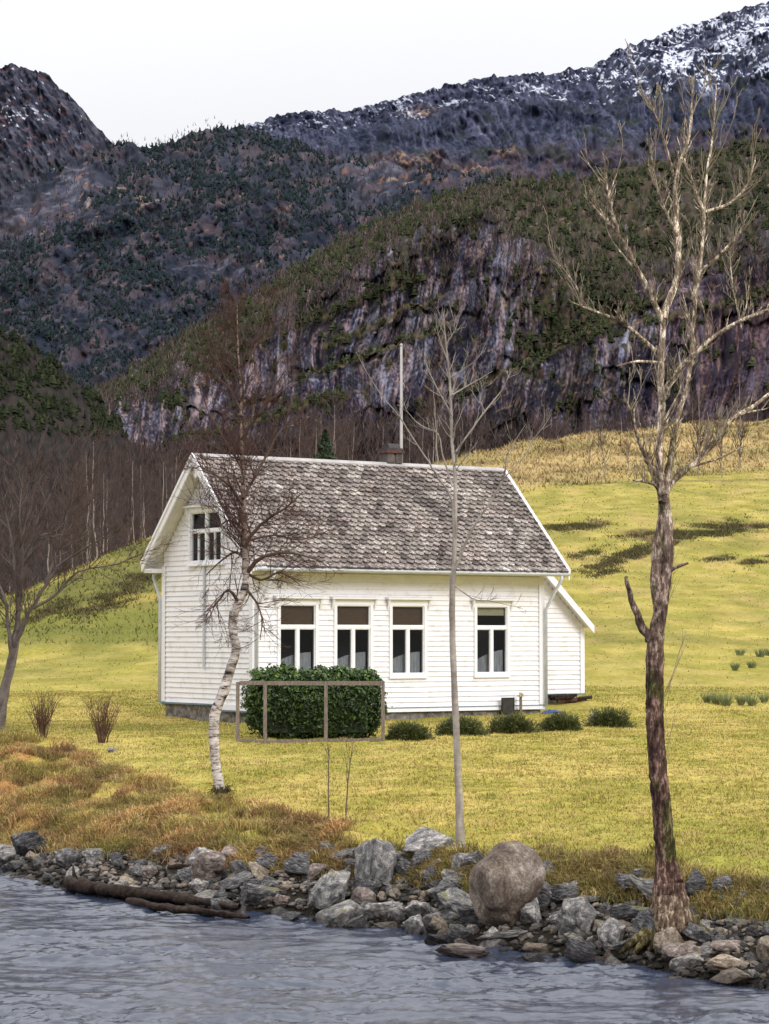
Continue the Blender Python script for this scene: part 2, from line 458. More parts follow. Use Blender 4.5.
def build_ground():
    pc = np.unique(np.concatenate([np.linspace(-4200, -150, 70), np.arange(-150, 920, 3.0), np.linspace(920, 5000, 70)]))
    d = np.concatenate([np.arange(8, 20, .5), np.arange(20, 62, .13), 62 * (330 / 62) ** np.linspace(0, 1, 300), np.linspace(345, 5200, 30)])
    Pc, D = np.meshgrid(pc, d)
    X = (Pc - CX) / F * D; Z = terrain(X, D)
    V = np.stack([X, D, Z], -1).reshape(-1, 3)
    nx, ny = len(pc), len(d); I = np.arange(nx * ny).reshape(ny, nx)
    Q = np.stack([I[:-1, :-1], I[:-1, 1:], I[1:, 1:], I[1:, :-1]], -1).reshape(-1, 4)
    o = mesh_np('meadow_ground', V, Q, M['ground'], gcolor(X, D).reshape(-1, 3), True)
    prop(o, 'yellow green meadow sloping from the river bank up to a brown hillock', 'ground', kind='structure')
build_ground()

def build_water():
    x = np.arange(-9, 9, .034); y = np.arange(15, 40, .038)
    X, Y = np.meshgrid(x, y)
    xw = X + .5 * noise(X * .4, Y * .5, 70)
    amp = .55 + 1.0 * sst(fbm(X * .30, Y * .45, 3, 78), -.2, .3)
    cur = X * .8 + Y * .25
    h = .050 * fbm(xw * .8 + .5 * Y, Y * 1.2 - .25 * X, 3, 71) + amp * .042 * fbm(cur * 1.9, Y * 2.5 - .4 * X, 3, 73, .4) + amp * .014 * ridged(cur * 4.5, Y * 6.0 + .8 * X, 2, 74)
    h += amp * .009 * fbm(X * 8, Y * 10, 2, 75)
    e = np.minimum(np.minimum(sst(X, -9, -8), sst(-X, -9, -8)), np.minimum(sst(Y, 15, 16), sst(-Y, -40, -39)))
    h *= e
    V = np.stack([X, Y, h], -1).reshape(-1, 3); nx, ny = len(x), len(y); I = np.arange(nx * ny).reshape(ny, nx)
    Q = np.stack([I[:-1, :-1], I[:-1, 1:], I[1:, 1:], I[1:, :-1]], -1).reshape(-1, 4)
    x0, x1, y0, y1 = x[0], x[-1], y[0], y[-1]
    xs = [-150, x0, x1, 150]; ys = [-20, y0, y1, 90]
    V2 = []; Q2 = []
    for i in range(3):
        for j in range(3):
            if i == 1 and j == 1: continue
            b = len(V) + len(V2)
            V2 += [(xs[i], ys[j], 0), (xs[i + 1], ys[j], 0), (xs[i + 1], ys[j + 1], 0), (xs[i], ys[j + 1], 0)]; Q2.append([b, b + 1, b + 2, b + 3])
    o = mesh_np('river_water', np.concatenate([V, V2]), np.concatenate([Q, Q2]), M['water'], None, True)
    prop(o, 'rippled blue grey river along the stony bank', 'river', kind='structure')
build_water()

# ------------------------------------------------------------------ mountains
def sheet(name, pc, vrows, rows, deps, disp, colf, label):
    """rows(p)-> list of row values top..bottom, deps same; vrows = counts between"""
    Rw = rows(pc); Dp = deps(pc)
    Y = []; D = []; Vv = []
    for k in range(len(Rw) - 1):
        n = vrows[k]
        for i in range(n + (k == len(Rw) - 2)):
            t = i / n
            Y.append(Rw[k] * (1 - t) + Rw[k + 1] * t); D.append(Dp[k] * (1 - t) + Dp[k + 1] * t); Vv.append(np.full(len(pc), k + t))
    Y = np.array(Y); D = np.array(D); Vv = np.array(Vv); Pc = np.broadcast_to(pc, Y.shape)
    dd, dz = disp(Pc, Y, Vv)
    W = P(Pc, Y, D)
    u = D / F
    W[..., 1] -= dd * u; W[..., 2] += dz * u
    ny, nx = Y.shape; I = np.arange(nx * ny).reshape(ny, nx)
    Q = np.stack([I[:-1, :-1], I[1:, :-1], I[1:, 1:], I[:-1, 1:]], -1).reshape(-1, 4)
    # slope information for the colouring
    n = np.cross(np.gradient(W, axis=1), np.gradient(W, axis=0)); n /= np.linalg.norm(n, axis=-1, keepdims=True) + 1e-9
    up = np.abs(n[..., 2])
    C = colf(Pc, Y, Vv, up, dd)
    o = mesh_np(name, W.reshape(-1, 3), Q, M['rock_m'], np.clip(C, .004, 1).reshape(-1, 3), True)
    prop(o, label, 'mountain', kind='structure')
    return Pc, Y, Vv, W, up

def blob(p, y, cx, cy, a, b, ang=0):
    dx = (p - cx) * math.cos(ang) + (y - cy) * math.sin(ang); dy = -(p - cx) * math.sin(ang) + (y - cy) * math.cos(ang)
    return np.exp(-((dx / a) ** 2 + (dy / b) ** 2))

# A: the near cliff
RA = ([-900, -300, -150, 0, 60, 110, 160, 210, 250, 290, 330, 370, 430, 500, 560, 600, 680, 769, 950, 1400, 2200], [560, 520, 480, 440, 408, 386, 352, 322, 298, 272, 250, 228, 200, 181, 178, 172, 158, 138, 110, 90, 130])
RC = ([-900, 0, 60, 110, 160, 210, 290, 370, 430, 480, 560, 620, 680, 769, 950, 2200], [570, 455, 430, 408, 385, 362, 305, 262, 232, 216, 262, 282, 262, 245, 230, 220])
pcA = np.unique(np.concatenate([np.linspace(-900, -60, 120), np.arange(-60, 830, .85), np.linspace(830, 2200, 150)]))
def rowsA(p):
    rg = np.interp(p, *RA) + 3 * noise(p / 25, 0 * p, 81) + 1.5 * noise(p / 7, 0 * p, 82)
    ct = np.maximum(np.interp(p, *RC) + 16 * noise(p / 24, 0 * p, 83) + 8 * noise(p / 8, 0 * p, 84), rg + 8)
    cb = np.maximum(np.interp(p, [-900, 0, 110, 300, 450, 769, 2200], [590, 490, 470, 462, 470, 470, 470]), ct + 6)
    return [rg, ct, cb, cb * 0 + np.maximum(560, cb + 20)]
def depsA(p):
    o = p * 0
    return [o + 1010, o + 800, o + 700, o + 380]
def maskA(p, y):
    """0..1 : how much of the near cliff is vegetated"""
    n = fbm(p / 34, y / 22, 4, 91); n2 = fbm(p / 7, y / 8, 4, 92, .65)
    f = blob(p, y, 590, 290, 40, 62, .5) * 1.0 + blob(p, y, 525, 330, 26, 50, -.3) * .25 + blob(p, y, 560, 215, 90, 26) * .8 + blob(p, y, 400, 275, 30, 22, -.5) * .45 + blob(p, y, 700, 255, 70, 16) * .5 + blob(p, y, 240, 345, 60, 22, -.6) * .7
    # ledges
    for (x0, y0, x1, y1, w) in ((470, 392, 660, 302, 4.5), (300, 385, 445, 330, 3.5), (330, 350, 440, 300, 3), (640, 330, 769, 300, 3.5), (180, 445, 340, 400, 4), (300, 330, 420, 280, 3.5)):
        t = np.clip(((p - x0) * (x1 - x0) + (y - y0) * (y1 - y0)) / ((x1 - x0) ** 2 + (y1 - y0) ** 2), 0, 1)
        dd = np.hypot(p - x0 - t * (x1 - x0), y - y0 - t * (y1 - y0) + 5 * noise(p / 18, y * 0, 94))
        f = f + .75 * np.exp(-(dd / w) ** 2)
    return f + .10 + .80 * n + .62 * n2 + .35 * sst(fbm(p / 5, y / 30, 3, 93), .1, .3)
def warpA(p, y):
    a = 14 * fbm(p / 90, y / 110, 2, 301); b = 22 * fbm(p / 30 + 9, y / 70, 3, 303)
    return p + a + .14 * (y - 300) + 1.6 * fbm(p / 12, y / 16, 2, 304), y + b
def shelfA(p, y):
    """steps of the cliff: slanting ledges"""
    k = (y + .45 * p + 40 * fbm(p / 44, y / 60, 4, 307)) / 74
    f = k - np.floor(k); return f
def dispA(p, y, v):
    cl = sst(v, .80, 1.15) * (1 - sst(v, 1.85, 2.1))
    vg = sst(maskA(p, y), .35, .65)
    q, w = warpA(p, y)
    butt = ridged(q / 52, w / 190, 3, 101)
    d = cl * (34 * butt + 17 * ridged(q / 17, w / 120, 4, 105) + 6 * ridged(q / 6, w / 44, 3, 106) + 3.0 * fbm(q / 3, w / 6, 2, 107) + 9 * shelfA(p, y) + 10 * fbm(p / 18, y / 22, 3, 108))
    side = (y - (392 - 90 * (p - 470) / 190 + 7 * fbm(p / 20, y / 50, 2, 109)))
    d = d + cl * 26 * sst(side, -3, 4) * sst(p, 440, 500)
    side2 = (y - (385 - 55 * (p - 300) / 145 + 6 * fbm(p / 16, y / 50, 2, 110))); d = d + cl * 16 * sst(side2, -3, 3) * sst(p, 250, 310) * (1 - sst(p, 440, 480))
    d = d + (1 - cl) * (22 * fbm(p / 34, y / 22, 4, 111) + 6 * fbm(p / 8, y / 7, 3, 113))
    dz = (1 - cl) * 5 * fbm(p / 14, y / 10, 3, 115) + vg * cl * 3 * noise(p / 5, y / 5, 116)
    return d, dz
def colA(p, y, v, up, dd):
    q, w = warpA(p, y)
    st = fbm(q / 8, w / 80, 4, 121, .6); st2 = fbm(q / 2.4, w / 30, 3, 123, .6); bl = fbm(p / 44, y / 40, 4, 125); fine = fbm(p / 1.7, y / 3.2, 2, 127)
    sm = .35 + .65 * sst(fbm(p / 30, y / 26, 2, 126), -.2, .2)
    t = .38 + .85 * st * sm + .70 * st2 * sm + 1.0 * bl + .55 * fine
    c = mixc((.011, .010, .017), (.060, .050, .064), sst(t, .08, .56))
    c = mixc(c, (.165, .148, .168), sst(t, .44, .76)); c = mixc(c, (.24, .22, .24), sst(t, .80, 1.15))
    pr = sst(p, 610, 700) * sst(y, 250, 300)
    c = mixc(c, mixc((.028, .017, .024), (.115, .075, .088), sst(t, .05, .9)), pr * .7)
    pale = blob(p, y, 418, 320, 22, 66, .18) * .8 + blob(p, y, 505, 300, 13, 60) * .6 + blob(p, y, 395, 262, 16, 22) * .5 + blob(p, y, 545, 390, 40, 16, -.3) * .5 + blob(p, y, 640, 330, 26, 34, .5) * .8 + blob(p, y, 205, 395, 26, 26, -.5) * .6 + blob(p, y, 720, 280, 30, 18) * .4
    c = mixc(c, (.245, .225, .235), sst(pale + .8 * st + .45 * st2 + .25 * fine, .50, 1.0) * .8)
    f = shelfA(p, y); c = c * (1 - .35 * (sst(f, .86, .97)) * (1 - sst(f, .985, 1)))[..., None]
    crack = sst(ridged(q / 13, w / 150, 4, 131), .70, .84); c = c * (1 - .85 * crack)[..., None]
    crack2 = sst(ridged((p + 1.9 * y) / 70 + .5 * bl, (y + .42 * p + 12 * bl) / 19, 3, 133), .66, .90); c = c * (1 - .6 * crack2)[..., None]
    wet = sst(fbm(q / 13, w / 110, 3, 135) + .5 * bl, .02, .3); c = c * (1 - .62 * wet)[..., None]
    hu = fbm(q / 9, w / 60, 3, 128); c = c * mixc((.86, .98, 1.20), (1.14, .99, .96), sst(hu + .5 * fine, -.25, .25))
    pk = sst(fbm(q / 4, w / 18, 3, 129) + .3 * hu, .25, .42); c = mixc(c, (.30, .185, .155), pk * .3)
    n = fbm(p / 5, y / 5, 3, 137)
    vc = mixc((.018, .021, .009), (.050, .042, .020), sst(n, -.3, .3)); vc = mixc(vc, (.058, .037, .030), sst(fbm(p / 14, y / 10, 3, 139), -.05, .25) * .8)
    cl = sst(v, .70, 1.15) * (1 - sst(v, 1.75, 2.0)); 
    rk = sst(fbm(p / 13, y / 9, 4, 143, .6) , .16, .30) * (1 - cl) * (v < 1.3)
    vg = sst(maskA(p, y), .36, .60)
    c = mixc(c, vc, np.maximum(vg * .92, (1 - cl) * (1 - .8 * rk)))
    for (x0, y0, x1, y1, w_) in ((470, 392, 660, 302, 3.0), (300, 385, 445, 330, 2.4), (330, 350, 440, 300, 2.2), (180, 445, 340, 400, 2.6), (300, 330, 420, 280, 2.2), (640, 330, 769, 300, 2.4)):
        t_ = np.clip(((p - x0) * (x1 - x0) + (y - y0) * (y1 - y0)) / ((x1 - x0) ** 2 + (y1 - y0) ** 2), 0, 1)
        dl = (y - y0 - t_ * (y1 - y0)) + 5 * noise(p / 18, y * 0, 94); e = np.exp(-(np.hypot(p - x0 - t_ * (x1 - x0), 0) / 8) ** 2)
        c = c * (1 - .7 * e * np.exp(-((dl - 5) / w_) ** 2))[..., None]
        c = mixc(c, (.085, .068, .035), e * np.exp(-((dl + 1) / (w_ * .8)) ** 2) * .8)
    ft = sst(v + .12 * n, 1.75, 2.02); c = mixc(c, mixc((.014, .011, .011), (.045, .031, .029), sst(n, -.3, .35)), ft * .85)
    tan = sst(fbm(p / 16, (y + .3 * p) / 3.2, 3, 141), .36, .44) * sst(fbm(p / 40, y / 30, 2, 142), -.05, .2); c = mixc(c, (.24, .165, .10), tan * .7 * (v < 1.95))
    return c
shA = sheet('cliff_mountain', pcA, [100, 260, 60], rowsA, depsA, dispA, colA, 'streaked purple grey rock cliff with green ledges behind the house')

# B: forested slope
RB = ([-900, -200, -50, 0, 60, 90, 110, 130, 150, 180, 205, 240, 280, 305, 330, 360, 420, 500, 700, 1400], [330, 270, 232, 212, 176, 160, 154, 150, 148, 143, 138, 134, 140, 148, 160, 165, 172, 185, 220, 260])
pcB = np.unique(np.concatenate([np.linspace(-900, -60, 100), np.arange(-60, 700, 1.25), np.linspace(700, 1400, 50)]))
def rowsB(p):
    rg = np.interp(p, *RB) + 3 * noise(p / 22, 0 * p, 151) + 1.6 * noise(p / 6, 0 * p, 152)
    return [rg, rg + 60, np.maximum(rg + 80, 470 + p * 0)]
def depsB(p): return [p * 0 + 2000, p * 0 + 1650, p * 0 + 1050]
def dispB(p, y, v):
    a = 20 * fbm(p / 60, y / 50, 3, 160); q = p * .5 + (y + a) * .85
    d = 38 * ridged((p + a) / 70 + y / 90, q / 60, 4, 161) + 12 * ridged(p / 22, y / 16, 3, 162) + 6 * fbm(p / 8, y / 6, 4, 163) + 1.5 * fbm(p / 3, y / 3, 2, 165)
    return d, 4 * fbm(p / 18, y / 12, 3, 167)
def maskB(p, y):
    """forest density"""
    return .62 + .8 * fbm(p / 46, y / 26, 4, 171) + .3 * fbm(p / 9, y / 6, 3, 172) - 1.0 * blob(p, y, 55, 205, 60, 14, -.6) - .5 * blob(p, y, 205, 275, 26, 10) - .5 * blob(p, y, 385, 175, 60, 22, -.2)
def colB(p, y, v, up, dd):
    q = p * .45 + y * .9 + 10 * fbm(p / 50, y / 40, 2, 174); w = p * .9 - y * .45
    n = fbm(p / 13, y / 9, 4, 175, .45); big = fbm(p / 80, y / 44, 3, 176)
    c = mixc((.009, .013, .025), (.028, .030, .048), sst(n + .8 * big, -.35, .35))  # distance haze put into the bluish base colour
    c = mixc(c, (.052, .038, .046), sst(fbm(p / 30, y / 15, 4, 177, .45) + .3 * big, .0, .3) * .75)
    rk = sst(fbm(w / 30, q / 5.0, 4, 181, .5) + .5 * blob(p, y, 60, 200, 60, 22, -.6) + .45 * blob(p, y, 385, 170, 60, 18, -.2) + .4 * blob(p, y, 215, 275, 40, 12), .28, .60)
    c = mixc(c, mixc((.055, .056, .085), (.13, .13, .165), sst(fbm(w / 9, q / 2.6, 3, 182), -.1, .35)), rk * .85)
    rust = sst(fbm(w / 14, q / 3.6, 3, 183, .45) + .25 * blob(p, y, 420, 175, 60, 14), .38, .48); c = mixc(c, (.17, .09, .062), rust * .7)
    tan = sst(fbm(w / 26, q / 3.4, 3, 184, .45) + .5 * blob(p, y, 395, 186, 26, 5, -.1) + .3 * blob(p, y, 130, 205, 60, 30), .52, .62); c = mixc(c, (.27, .18, .13), tan * .7)
    c = c * (1 - .65 * sst(ridged(w / 34, q / 20, 3, 185, .45), .66, .9))[..., None]
    return c
shB = sheet('forested_mountain', pcB, [70, 230], rowsB, depsB, dispB, colB, 'dark forested mountain slope with rust coloured patches')

# C: rounded peak
RCp = ([-1200, -300, -60, 0, 15, 30, 50, 70, 85, 100, 118, 135, 160, 220], [110, 40, 62, 69, 67, 70, 79, 95, 113, 131, 151, 172, 205, 260])
pcC = np.unique(np.concatenate([np.linspace(-1200, -60, 120), np.arange(-60, 221, 1.0)]))
def rowsC(p):
    rg = np.interp(p, *RCp) + 1.6 * noise(p / 9, 0 * p, 191) + .8 * noise(p / 3, 0 * p, 192)
    return [rg, np.maximum(rg + 40, 300)]
def depsC(p): return [p * 0 + 2900, p * 0 + 2300]
def dispC(p, y, v):
    q = p + y + 12 * fbm(p / 30, y / 30, 3, 200); return 30 * ridged((p - .6 * y) / 30, q / 60, 4, 201) + 9 * fbm(p / 6, y / 6, 3, 203), 2 * fbm(p / 9, y / 9, 3, 205)
def colC(p, y, v, up, dd):
    n = fbm((p - .7 * y) / 5, (p + y) / 24, 4, 211) + .5 * fbm(p / 3, y / 3, 3, 212)
    c = mixc((.010, .012, .022), (.056, .056, .084), sst(n, -.30, .5))  # blue tint of the rock stands in for haze
    c = mixc(c, (.11, .115, .15), sst(n, .32, .6) * .6)
    c = mixc(c, (.11, .062, .060), sst(fbm(p / 12, y / 5, 3, 213), .18, .38) * .6)
    sn = sst(fbm(p / 6, y / 2.4, 4, 215) + .30 * blob(p, y, 22, 118, 26, 12), .44, .52); c = mixc(c, (.62, .64, .72), sn * .8)
    lo = sst(y, 135, 175); c = mixc(c, (.030, .032, .042), lo * .6)
    return c
sheet('rocky_peak', pcC, [220], rowsC, depsC, dispC, colC, 'dark rounded rocky peak above the forested slope')

# D: far snow ridge
RD = ([100, 180, 210, 230, 270, 310, 345, 380, 430, 470, 520, 560, 590, 620, 650, 680, 710, 740, 769, 850, 1100, 1900], [170, 150, 137, 128, 118, 111, 110, 103, 90, 80, 74, 73, 66, 50, 38, 26, 18, 10, 0, -25, -60, -20])
pcD = np.unique(np.concatenate([np.arange(100, 830, 1.0), np.linspace(830, 1900, 140)]))
def rowsD(p):
    rg = np.interp(p, *RD) + 2.0 * noise(p / 13, 0 * p, 221) + .9 * noise(p / 4, 0 * p, 222)
    return [rg, np.maximum(rg + 40, 300 + 0 * p)]
def depsD(p): return [p * 0 + 3600, p * 0 + 2300]
def warpD(p, y):
    return p - .35 * y + 12 * fbm(p / 60, y / 44, 2, 230), y + 16 * fbm(p / 30, y / 26, 3, 229)
def dispD(p, y, v):
    rg = np.interp(p, *RD); cl = sst(y - rg, 14, 40) * (.35 + .65 * sst(fbm(p / 44, y / 28, 2, 228), -.15, .15)); q, w = warpD(p, y)
    return cl * (34 * ridged(q / 26, w / 60, 4, 231) + 12 * ridged(q / 8, w / 22, 3, 233)) + (1 - cl) * (20 * fbm(p / 18, y / 8, 4, 235) + 8 * fbm(p / 5, y / 2.5, 3, 236)), 3 * fbm(p / 10, y / 8, 3, 237)
def colD(p, y, v, up, dd):
    rg = np.interp(p, *RD); h = y - rg; q, w = warpD(p, y)
    big = fbm(p / 50, y / 26, 3, 240)
    n = fbm(q / 6, w / 18, 4, 241, .6) + .5 * fbm(p / 2.2, y / 2.2, 3, 242) + .5 * big
    c = mixc((.012, .016, .034), (.058, .062, .105), sst(n, -.30, .45)); c = mixc(c, (.165, .17, .23), sst(n, .35, .65) * .6)  # far ridge coloured bluish to carry the haze
    sc = sst(y + 14 * big, np.interp(p, [300, 450, 560, 769], [148, 150, 142, 118]), np.interp(p, [300, 450, 560, 769], [165, 165, 156, 134]))
    c = mixc(c, mixc((.030, .024, .036), (.064, .048, .062), sst(fbm(p / 5, y / 4, 3, 243), -.3, .3)), sc * (1 - .85 * sst(fbm(p / 20, y / 14, 3, 244), .0, .25)))
    gr = sst(fbm(p / 26, y / 10, 4, 239), .05, .3) * sst(h, 26, 60); c = mixc(c, (.022, .030, .026), gr * .7)
    for (cx, cy, a, b) in ((420, 112, 14, 5), (410, 163, 26, 5), (505, 155, 10, 3), (470, 172, 24, 4)):
        c = mixc(c, (.22, .135, .095), np.clip(blob(p, y, cx, cy, a, b) * 1.2 * sst(fbm(p / 5, y / 2.5, 3, 245), -.1, .2), 0, 1))
    c = c * (1 - .6 * sst(ridged(q / 13, w / 24, 3, 246), .68, .9))[..., None]
    k = np.interp(p, [200, 300, 430, 520, 580, 650, 769, 900], [20, 26, 34, 34, 46, 74, 98, 105])
    wv = 1 - sst(h, k * .45, k)
    s_ = fbm(p / 7 + .5 * y / 7, (y - .25 * p) / 2.8, 4, 247, .62) + .45 * fbm(p / 2.6, y / 1.5, 2, 248) + .75 * fbm(p / 30, y / 14, 3, 249)
    sn = sst(s_ + .34 * wv - .57 + .22 * sst(p, 570, 700), .04, .20) * sst(wv, 0, .3)
    c = mixc(c, (.62, .65, .76), sn * (.55 + .4 * sst(p, 480, 620)))
    return c
sheet('snowy_ridge', pcD, [260], rowsD, depsD, dispD, colD, 'far rocky ridge dusted with patchy snow')

# E: dark wooded hill, left
pcE = np.unique(np.concatenate([np.linspace(-900, -60, 60), np.arange(-60, 230, 2.0)]))
def rowsE(p):
    rg = np.interp(p, [-900, -200, -60, 0, 20, 50, 80, 105, 130, 230], [240, 262, 310, 332, 340, 360, 384, 408, 440, 560]) + 4 * noise(p / 14, 0 * p, 251)
    return [rg, rg * 0 + 640]
def depsE(p): return [p * 0 + 480, p * 0 + 260]
def dispE(p, y, v): return 14 * fbm(p / 26, y / 26, 4, 253), 0 * p
def colE(p, y, v, up, dd):
    n = fbm(p / 8, y / 8, 4, 255); return mixc((.007, .007, .006), (.026, .018, .016), sst(n, -.3, .3))
shE = sheet('wooded_hill', pcE, [100], rowsE, depsE, dispE, colE, 'dark wooded hillside beyond the bare trees')

# ------------------------------------------------------------------ mountain forests (stuff)
def conifers(name, label, sh, cond, n, hpx, colA_, colB_, seed, tiers=3, sides=5):
    r = np.random.default_rng(seed)
    Pc, Y, Vv, W, up = sh
    pr = np.clip(cond(Pc, Y, Vv, up), 0, None)
    step = np.gradient(Pc, axis=1); pr = pr * np.clip(step, 0, 3)
    pr = (pr / pr.sum()).ravel()
    idx = r.choice(len(pr), n, p=pr)
    base = W.reshape(-1, 3)[idx]; dep = base[:, 1]
    h = r.uniform(*hpx, n) * r.uniform(.7, 1.15, n) * dep / F
    wd = h * r.uniform(.26, .5, n)
    base = base + np.stack([r.normal(0, 1, n), r.normal(0, 1, n), 0 * h], 1) * (dep / F)[:, None]
    base[:, 2] -= h * .15
    Vs = []; Fs = []; Cs = []; off = 0
    col = mixc(colA_, colB_, r.random(n)) * r.uniform(.7, 1.3, n)[:, None]
    for t in range(tiers):
        z0 = .08 + .27 * t; z1 = min(1.0, z0 + .46); rr = wd * (1 - .27 * t)
        ang = np.arange(sides) / sides * 2 * np.pi + r.random((n, 1)) * 6
        rad = rr[:, None] * r.uniform(.55, 1.35, (n, sides))
        ring = np.stack([base[:, 0:1] + rad * np.cos(ang), base[:, 1:2] + rad * np.sin(ang), base[:, 2:3] + h[:, None] * (z0 + r.uniform(-.09, .09, (n, sides)))], -1)
        tip = base + np.stack([r.normal(0, .05, n) * h, r.normal(0, .05, n) * h, h * z1], 1)
        V = np.concatenate([ring, tip[:, None]], 1).reshape(-1, 3)
        k = sides + 1; b = (np.arange(n) * k)[:, None]
        f = np.stack([b + np.arange(sides), b + (np.arange(sides) + 1) % sides, np.broadcast_to(b + sides, (n, sides))], -1).reshape(-1, 3)
        Vs.append(V); Fs.append(f + off); off += len(V)
        cc = np.repeat(col[:, None] * (.65 + .25 * t), k, 1); cc[:, :sides] *= .7
        Cs.append(cc.reshape(-1, 3))
    o = mesh_np(name, np.concatenate(Vs), np.concatenate(Fs), M['forest'], np.concatenate(Cs))
    prop(o, label, 'forest', kind='stuff')

def condA(p, y, v, up):
    cl = sst(v, .85, 1.05) * (1 - sst(v, 1.9, 2.1))
    vg = sst(maskA(p, y), .42, .7)
    c = (1 - cl) * (v < 1.2) * (.35 + sst(fbm(p / 26, y / 16, 3, 261), -.25, .2)) + cl * vg * .9
    c = c + .25 * (v < .05)
    return c * (p > -60) * (p < 850) * (.12 + sst(fbm(p / 11, y / 7, 3, 267), -.12, .16))
conifers('cliff_forest', 'green pine wood along the top and ledges of the cliff', shA, condA, 6200, (5, 12), (.024, .034, .015), (.058, .064, .028), 301)
conifers('slope_forest', 'blue green pine wood covering the middle mountain slope', shB, lambda p, y, v, up: sst(maskB(p, y), .3, .8) * (p > -60) * (p < 560) * (y < 420), 14000, (3.5, 7.5), (.012, .024, .027), (.026, .042, .040), 302)  # bluish tree colours include the distance haze
conifers('hillside_forest', 'dark spruce wood on the near wooded hill', shE, lambda p, y, v, up: (p < 130) * (y < 450) * (.15 + sst(fbm(p / 22, y / 16, 3, 269), -.15, .2)) * (1.0 * (y < np.interp(p, [-60, 0, 60, 130], [425, 430, 435, 440]))), 2400, (6, 12), (.012, .019, .009), (.036, .043, .019), 303, 4, 6)
# purple-brown birch scrub: thin sticks
def scrub(name, label, sh, cond, n, hpx, c1, c2, seed, wpx=.55):
    r = np.random.default_rng(seed); Pc, Y, Vv, W, up = sh
    pr = np.clip(cond(Pc, Y, Vv, up), 0, None).ravel(); pr = pr / pr.sum()
    idx = r.choice(len(pr), n, p=pr); base = W.reshape(-1, 3)[idx]; u = base[:, 1] / F
    base = base + np.stack([r.normal(0, 1.2, n) * u, r.normal(0, 6, n) * u, r.uniform(-2, 8, n) * u], 1)
    h = r.uniform(*hpx, n) * u; dx = r.normal(0, .38, n) * h; dy = r.normal(0, .3, n) * h
    w = wpx * u * r.uniform(.6, 1.3, n)
    V = np.stack([base - np.stack([w, 0 * w, 0 * w], 1), base + np.stack([w, 0 * w, 0 * w], 1), base + np.stack([dx, dy, h], 1)], 1).reshape(-1, 3)
    o = mesh_np(name, V, np.arange(3 * n).reshape(n, 3), M['stick'], np.repeat(mixc(c1, c2, r.random(n)) * r.uniform(.6, 1.4, n)[:, None], 3, 0))
    prop(o, label, 'thicket', kind='stuff')
scrub('birch_scrub', 'purple brown leafless scrub at the foot of the cliff', shA, lambda p, y, v, up: (v > 1.6) * (v < 2.8) * (p > -60) * (p < 830) * sst(v, 1.72, 2.1) * (.4 + sst(fbm(p / 40, y / 20, 3, 265), -.2, .3)), 26000, (6, 15), (.030, .021, .021), (.095, .066, .060), 311)
scrub('cliff_scrub', 'sparse purple brown leafless birch among the cliff top pines', shA, lambda p, y, v, up: (v < 1.2) * (p > -60) * (p < 830) * (.2 + sst(fbm(p / 20, y / 12, 3, 268), -.1, .3)), 16000, (3, 8), (.040, .030, .028), (.11, .085, .075), 314, .45)
scrub('hill_scrub', 'reddish brown leafless thicket below the dark spruces', shE, lambda p, y, v, up: (p < 225) * sst(y, 430, 470) * 1.0, 7000, (7, 22), (.026, .018, .017), (.085, .058, .048), 312, .45)
scrub('slope_scrub', 'sparse leafless birch on the middle mountain slope', shB, lambda p, y, v, up: (p > -60) * (p < 560) * (y < 420) * (.3 + sst(fbm(p / 30, y / 14, 3, 266), -.1, .3)), 12000, (2.5, 6), (.022, .021, .032), (.055, .048, .062), 313, .4)

# ------------------------------------------------------------------ house
HX, HY, HZ = -2.84, 52.0, 1.52
HR = math.atan2(.555, .832)
L, WD = 7.84, 4.02
RIDGE, EAVE = 5.84, 3.30; RY = WD / 2
OF, OB, OG = .55, .38, .34      # overhangs front, back, gable
SL = (RIDGE - EAVE) / (RY + OF)  # roof slope
def roofz(v): return RIDGE - SL * abs(v - RY)
house = empty('wooden_house', (HX, HY, HZ), HR, label='white clapboard house with a slate gable roof standing on the meadow', cat='house')

def clap(mb, length, z0, z1, frame, pitch=.115, lim=None, holes=()):
    """clapboards on a wall. frame(u, out, z)->xyz; lim(z)->(u0,u1); holes (u0,u1,z0,z1)"""
    z = z0
    while z < z1 - .001:
        zt = min(z + pitch, z1)
        u0, u1 = (0, length) if lim is None else lim((z + zt) / 2)
        segs = [(u0, u1)]
        for (a, b, c, d) in holes:
            if zt > c + .03 and z < d - .03:
                ns = []
                for (s, e) in segs:
                    if b <= s or a >= e: ns.append((s, e)); continue
                    if a > s: ns.append((s, a))
                    if b < e: ns.append((b, e))
                segs = ns
        for (s, e) in segs:
            if e - s < .01: continue
            V = [frame(s, .030, z), frame(e, .030, z), frame(e, .006, zt), frame(s, .006, zt), frame(s, -.06, z), frame(e, -.06, z), frame(e, -.06, zt), frame(s, -.06, zt)]
            mb.add(V, [[0, 1, 2, 3], [4, 5, 1, 0], [0, 3, 7, 4], [1, 5, 6, 2], [5, 4, 7, 6], [3, 2, 6, 7]])
        z = zt

WINS = [(1.11, .90), (2.56, .88), (4.03, .87), (6.37, .86)]
wz0, wz1 = .98, 2.50
holesF = [(c - w / 2, c + w / 2, wz0, wz1) for c, w in WINS]
fr = lambda u, o, z: (u, -o, z)
mb = MB(); clap(mb, L, .22, EAVE + .25, fr, holes=holesF); 
# gable wall, toward the birch
gh = (2.02 - .70, 2.02 + .70, 3.50, 4.60)
gl = lambda u, o, z: (-o, u, z)
def gablim(z):
    if z < roofz(0) - .12: return (0, WD)
    k = (RIDGE - .15 - z) / SL
    return (max(0, RY - k), min(WD, RY + k))
clap(mb, WD, .32, RIDGE - .2, gl, lim=gablim, holes=[gh])
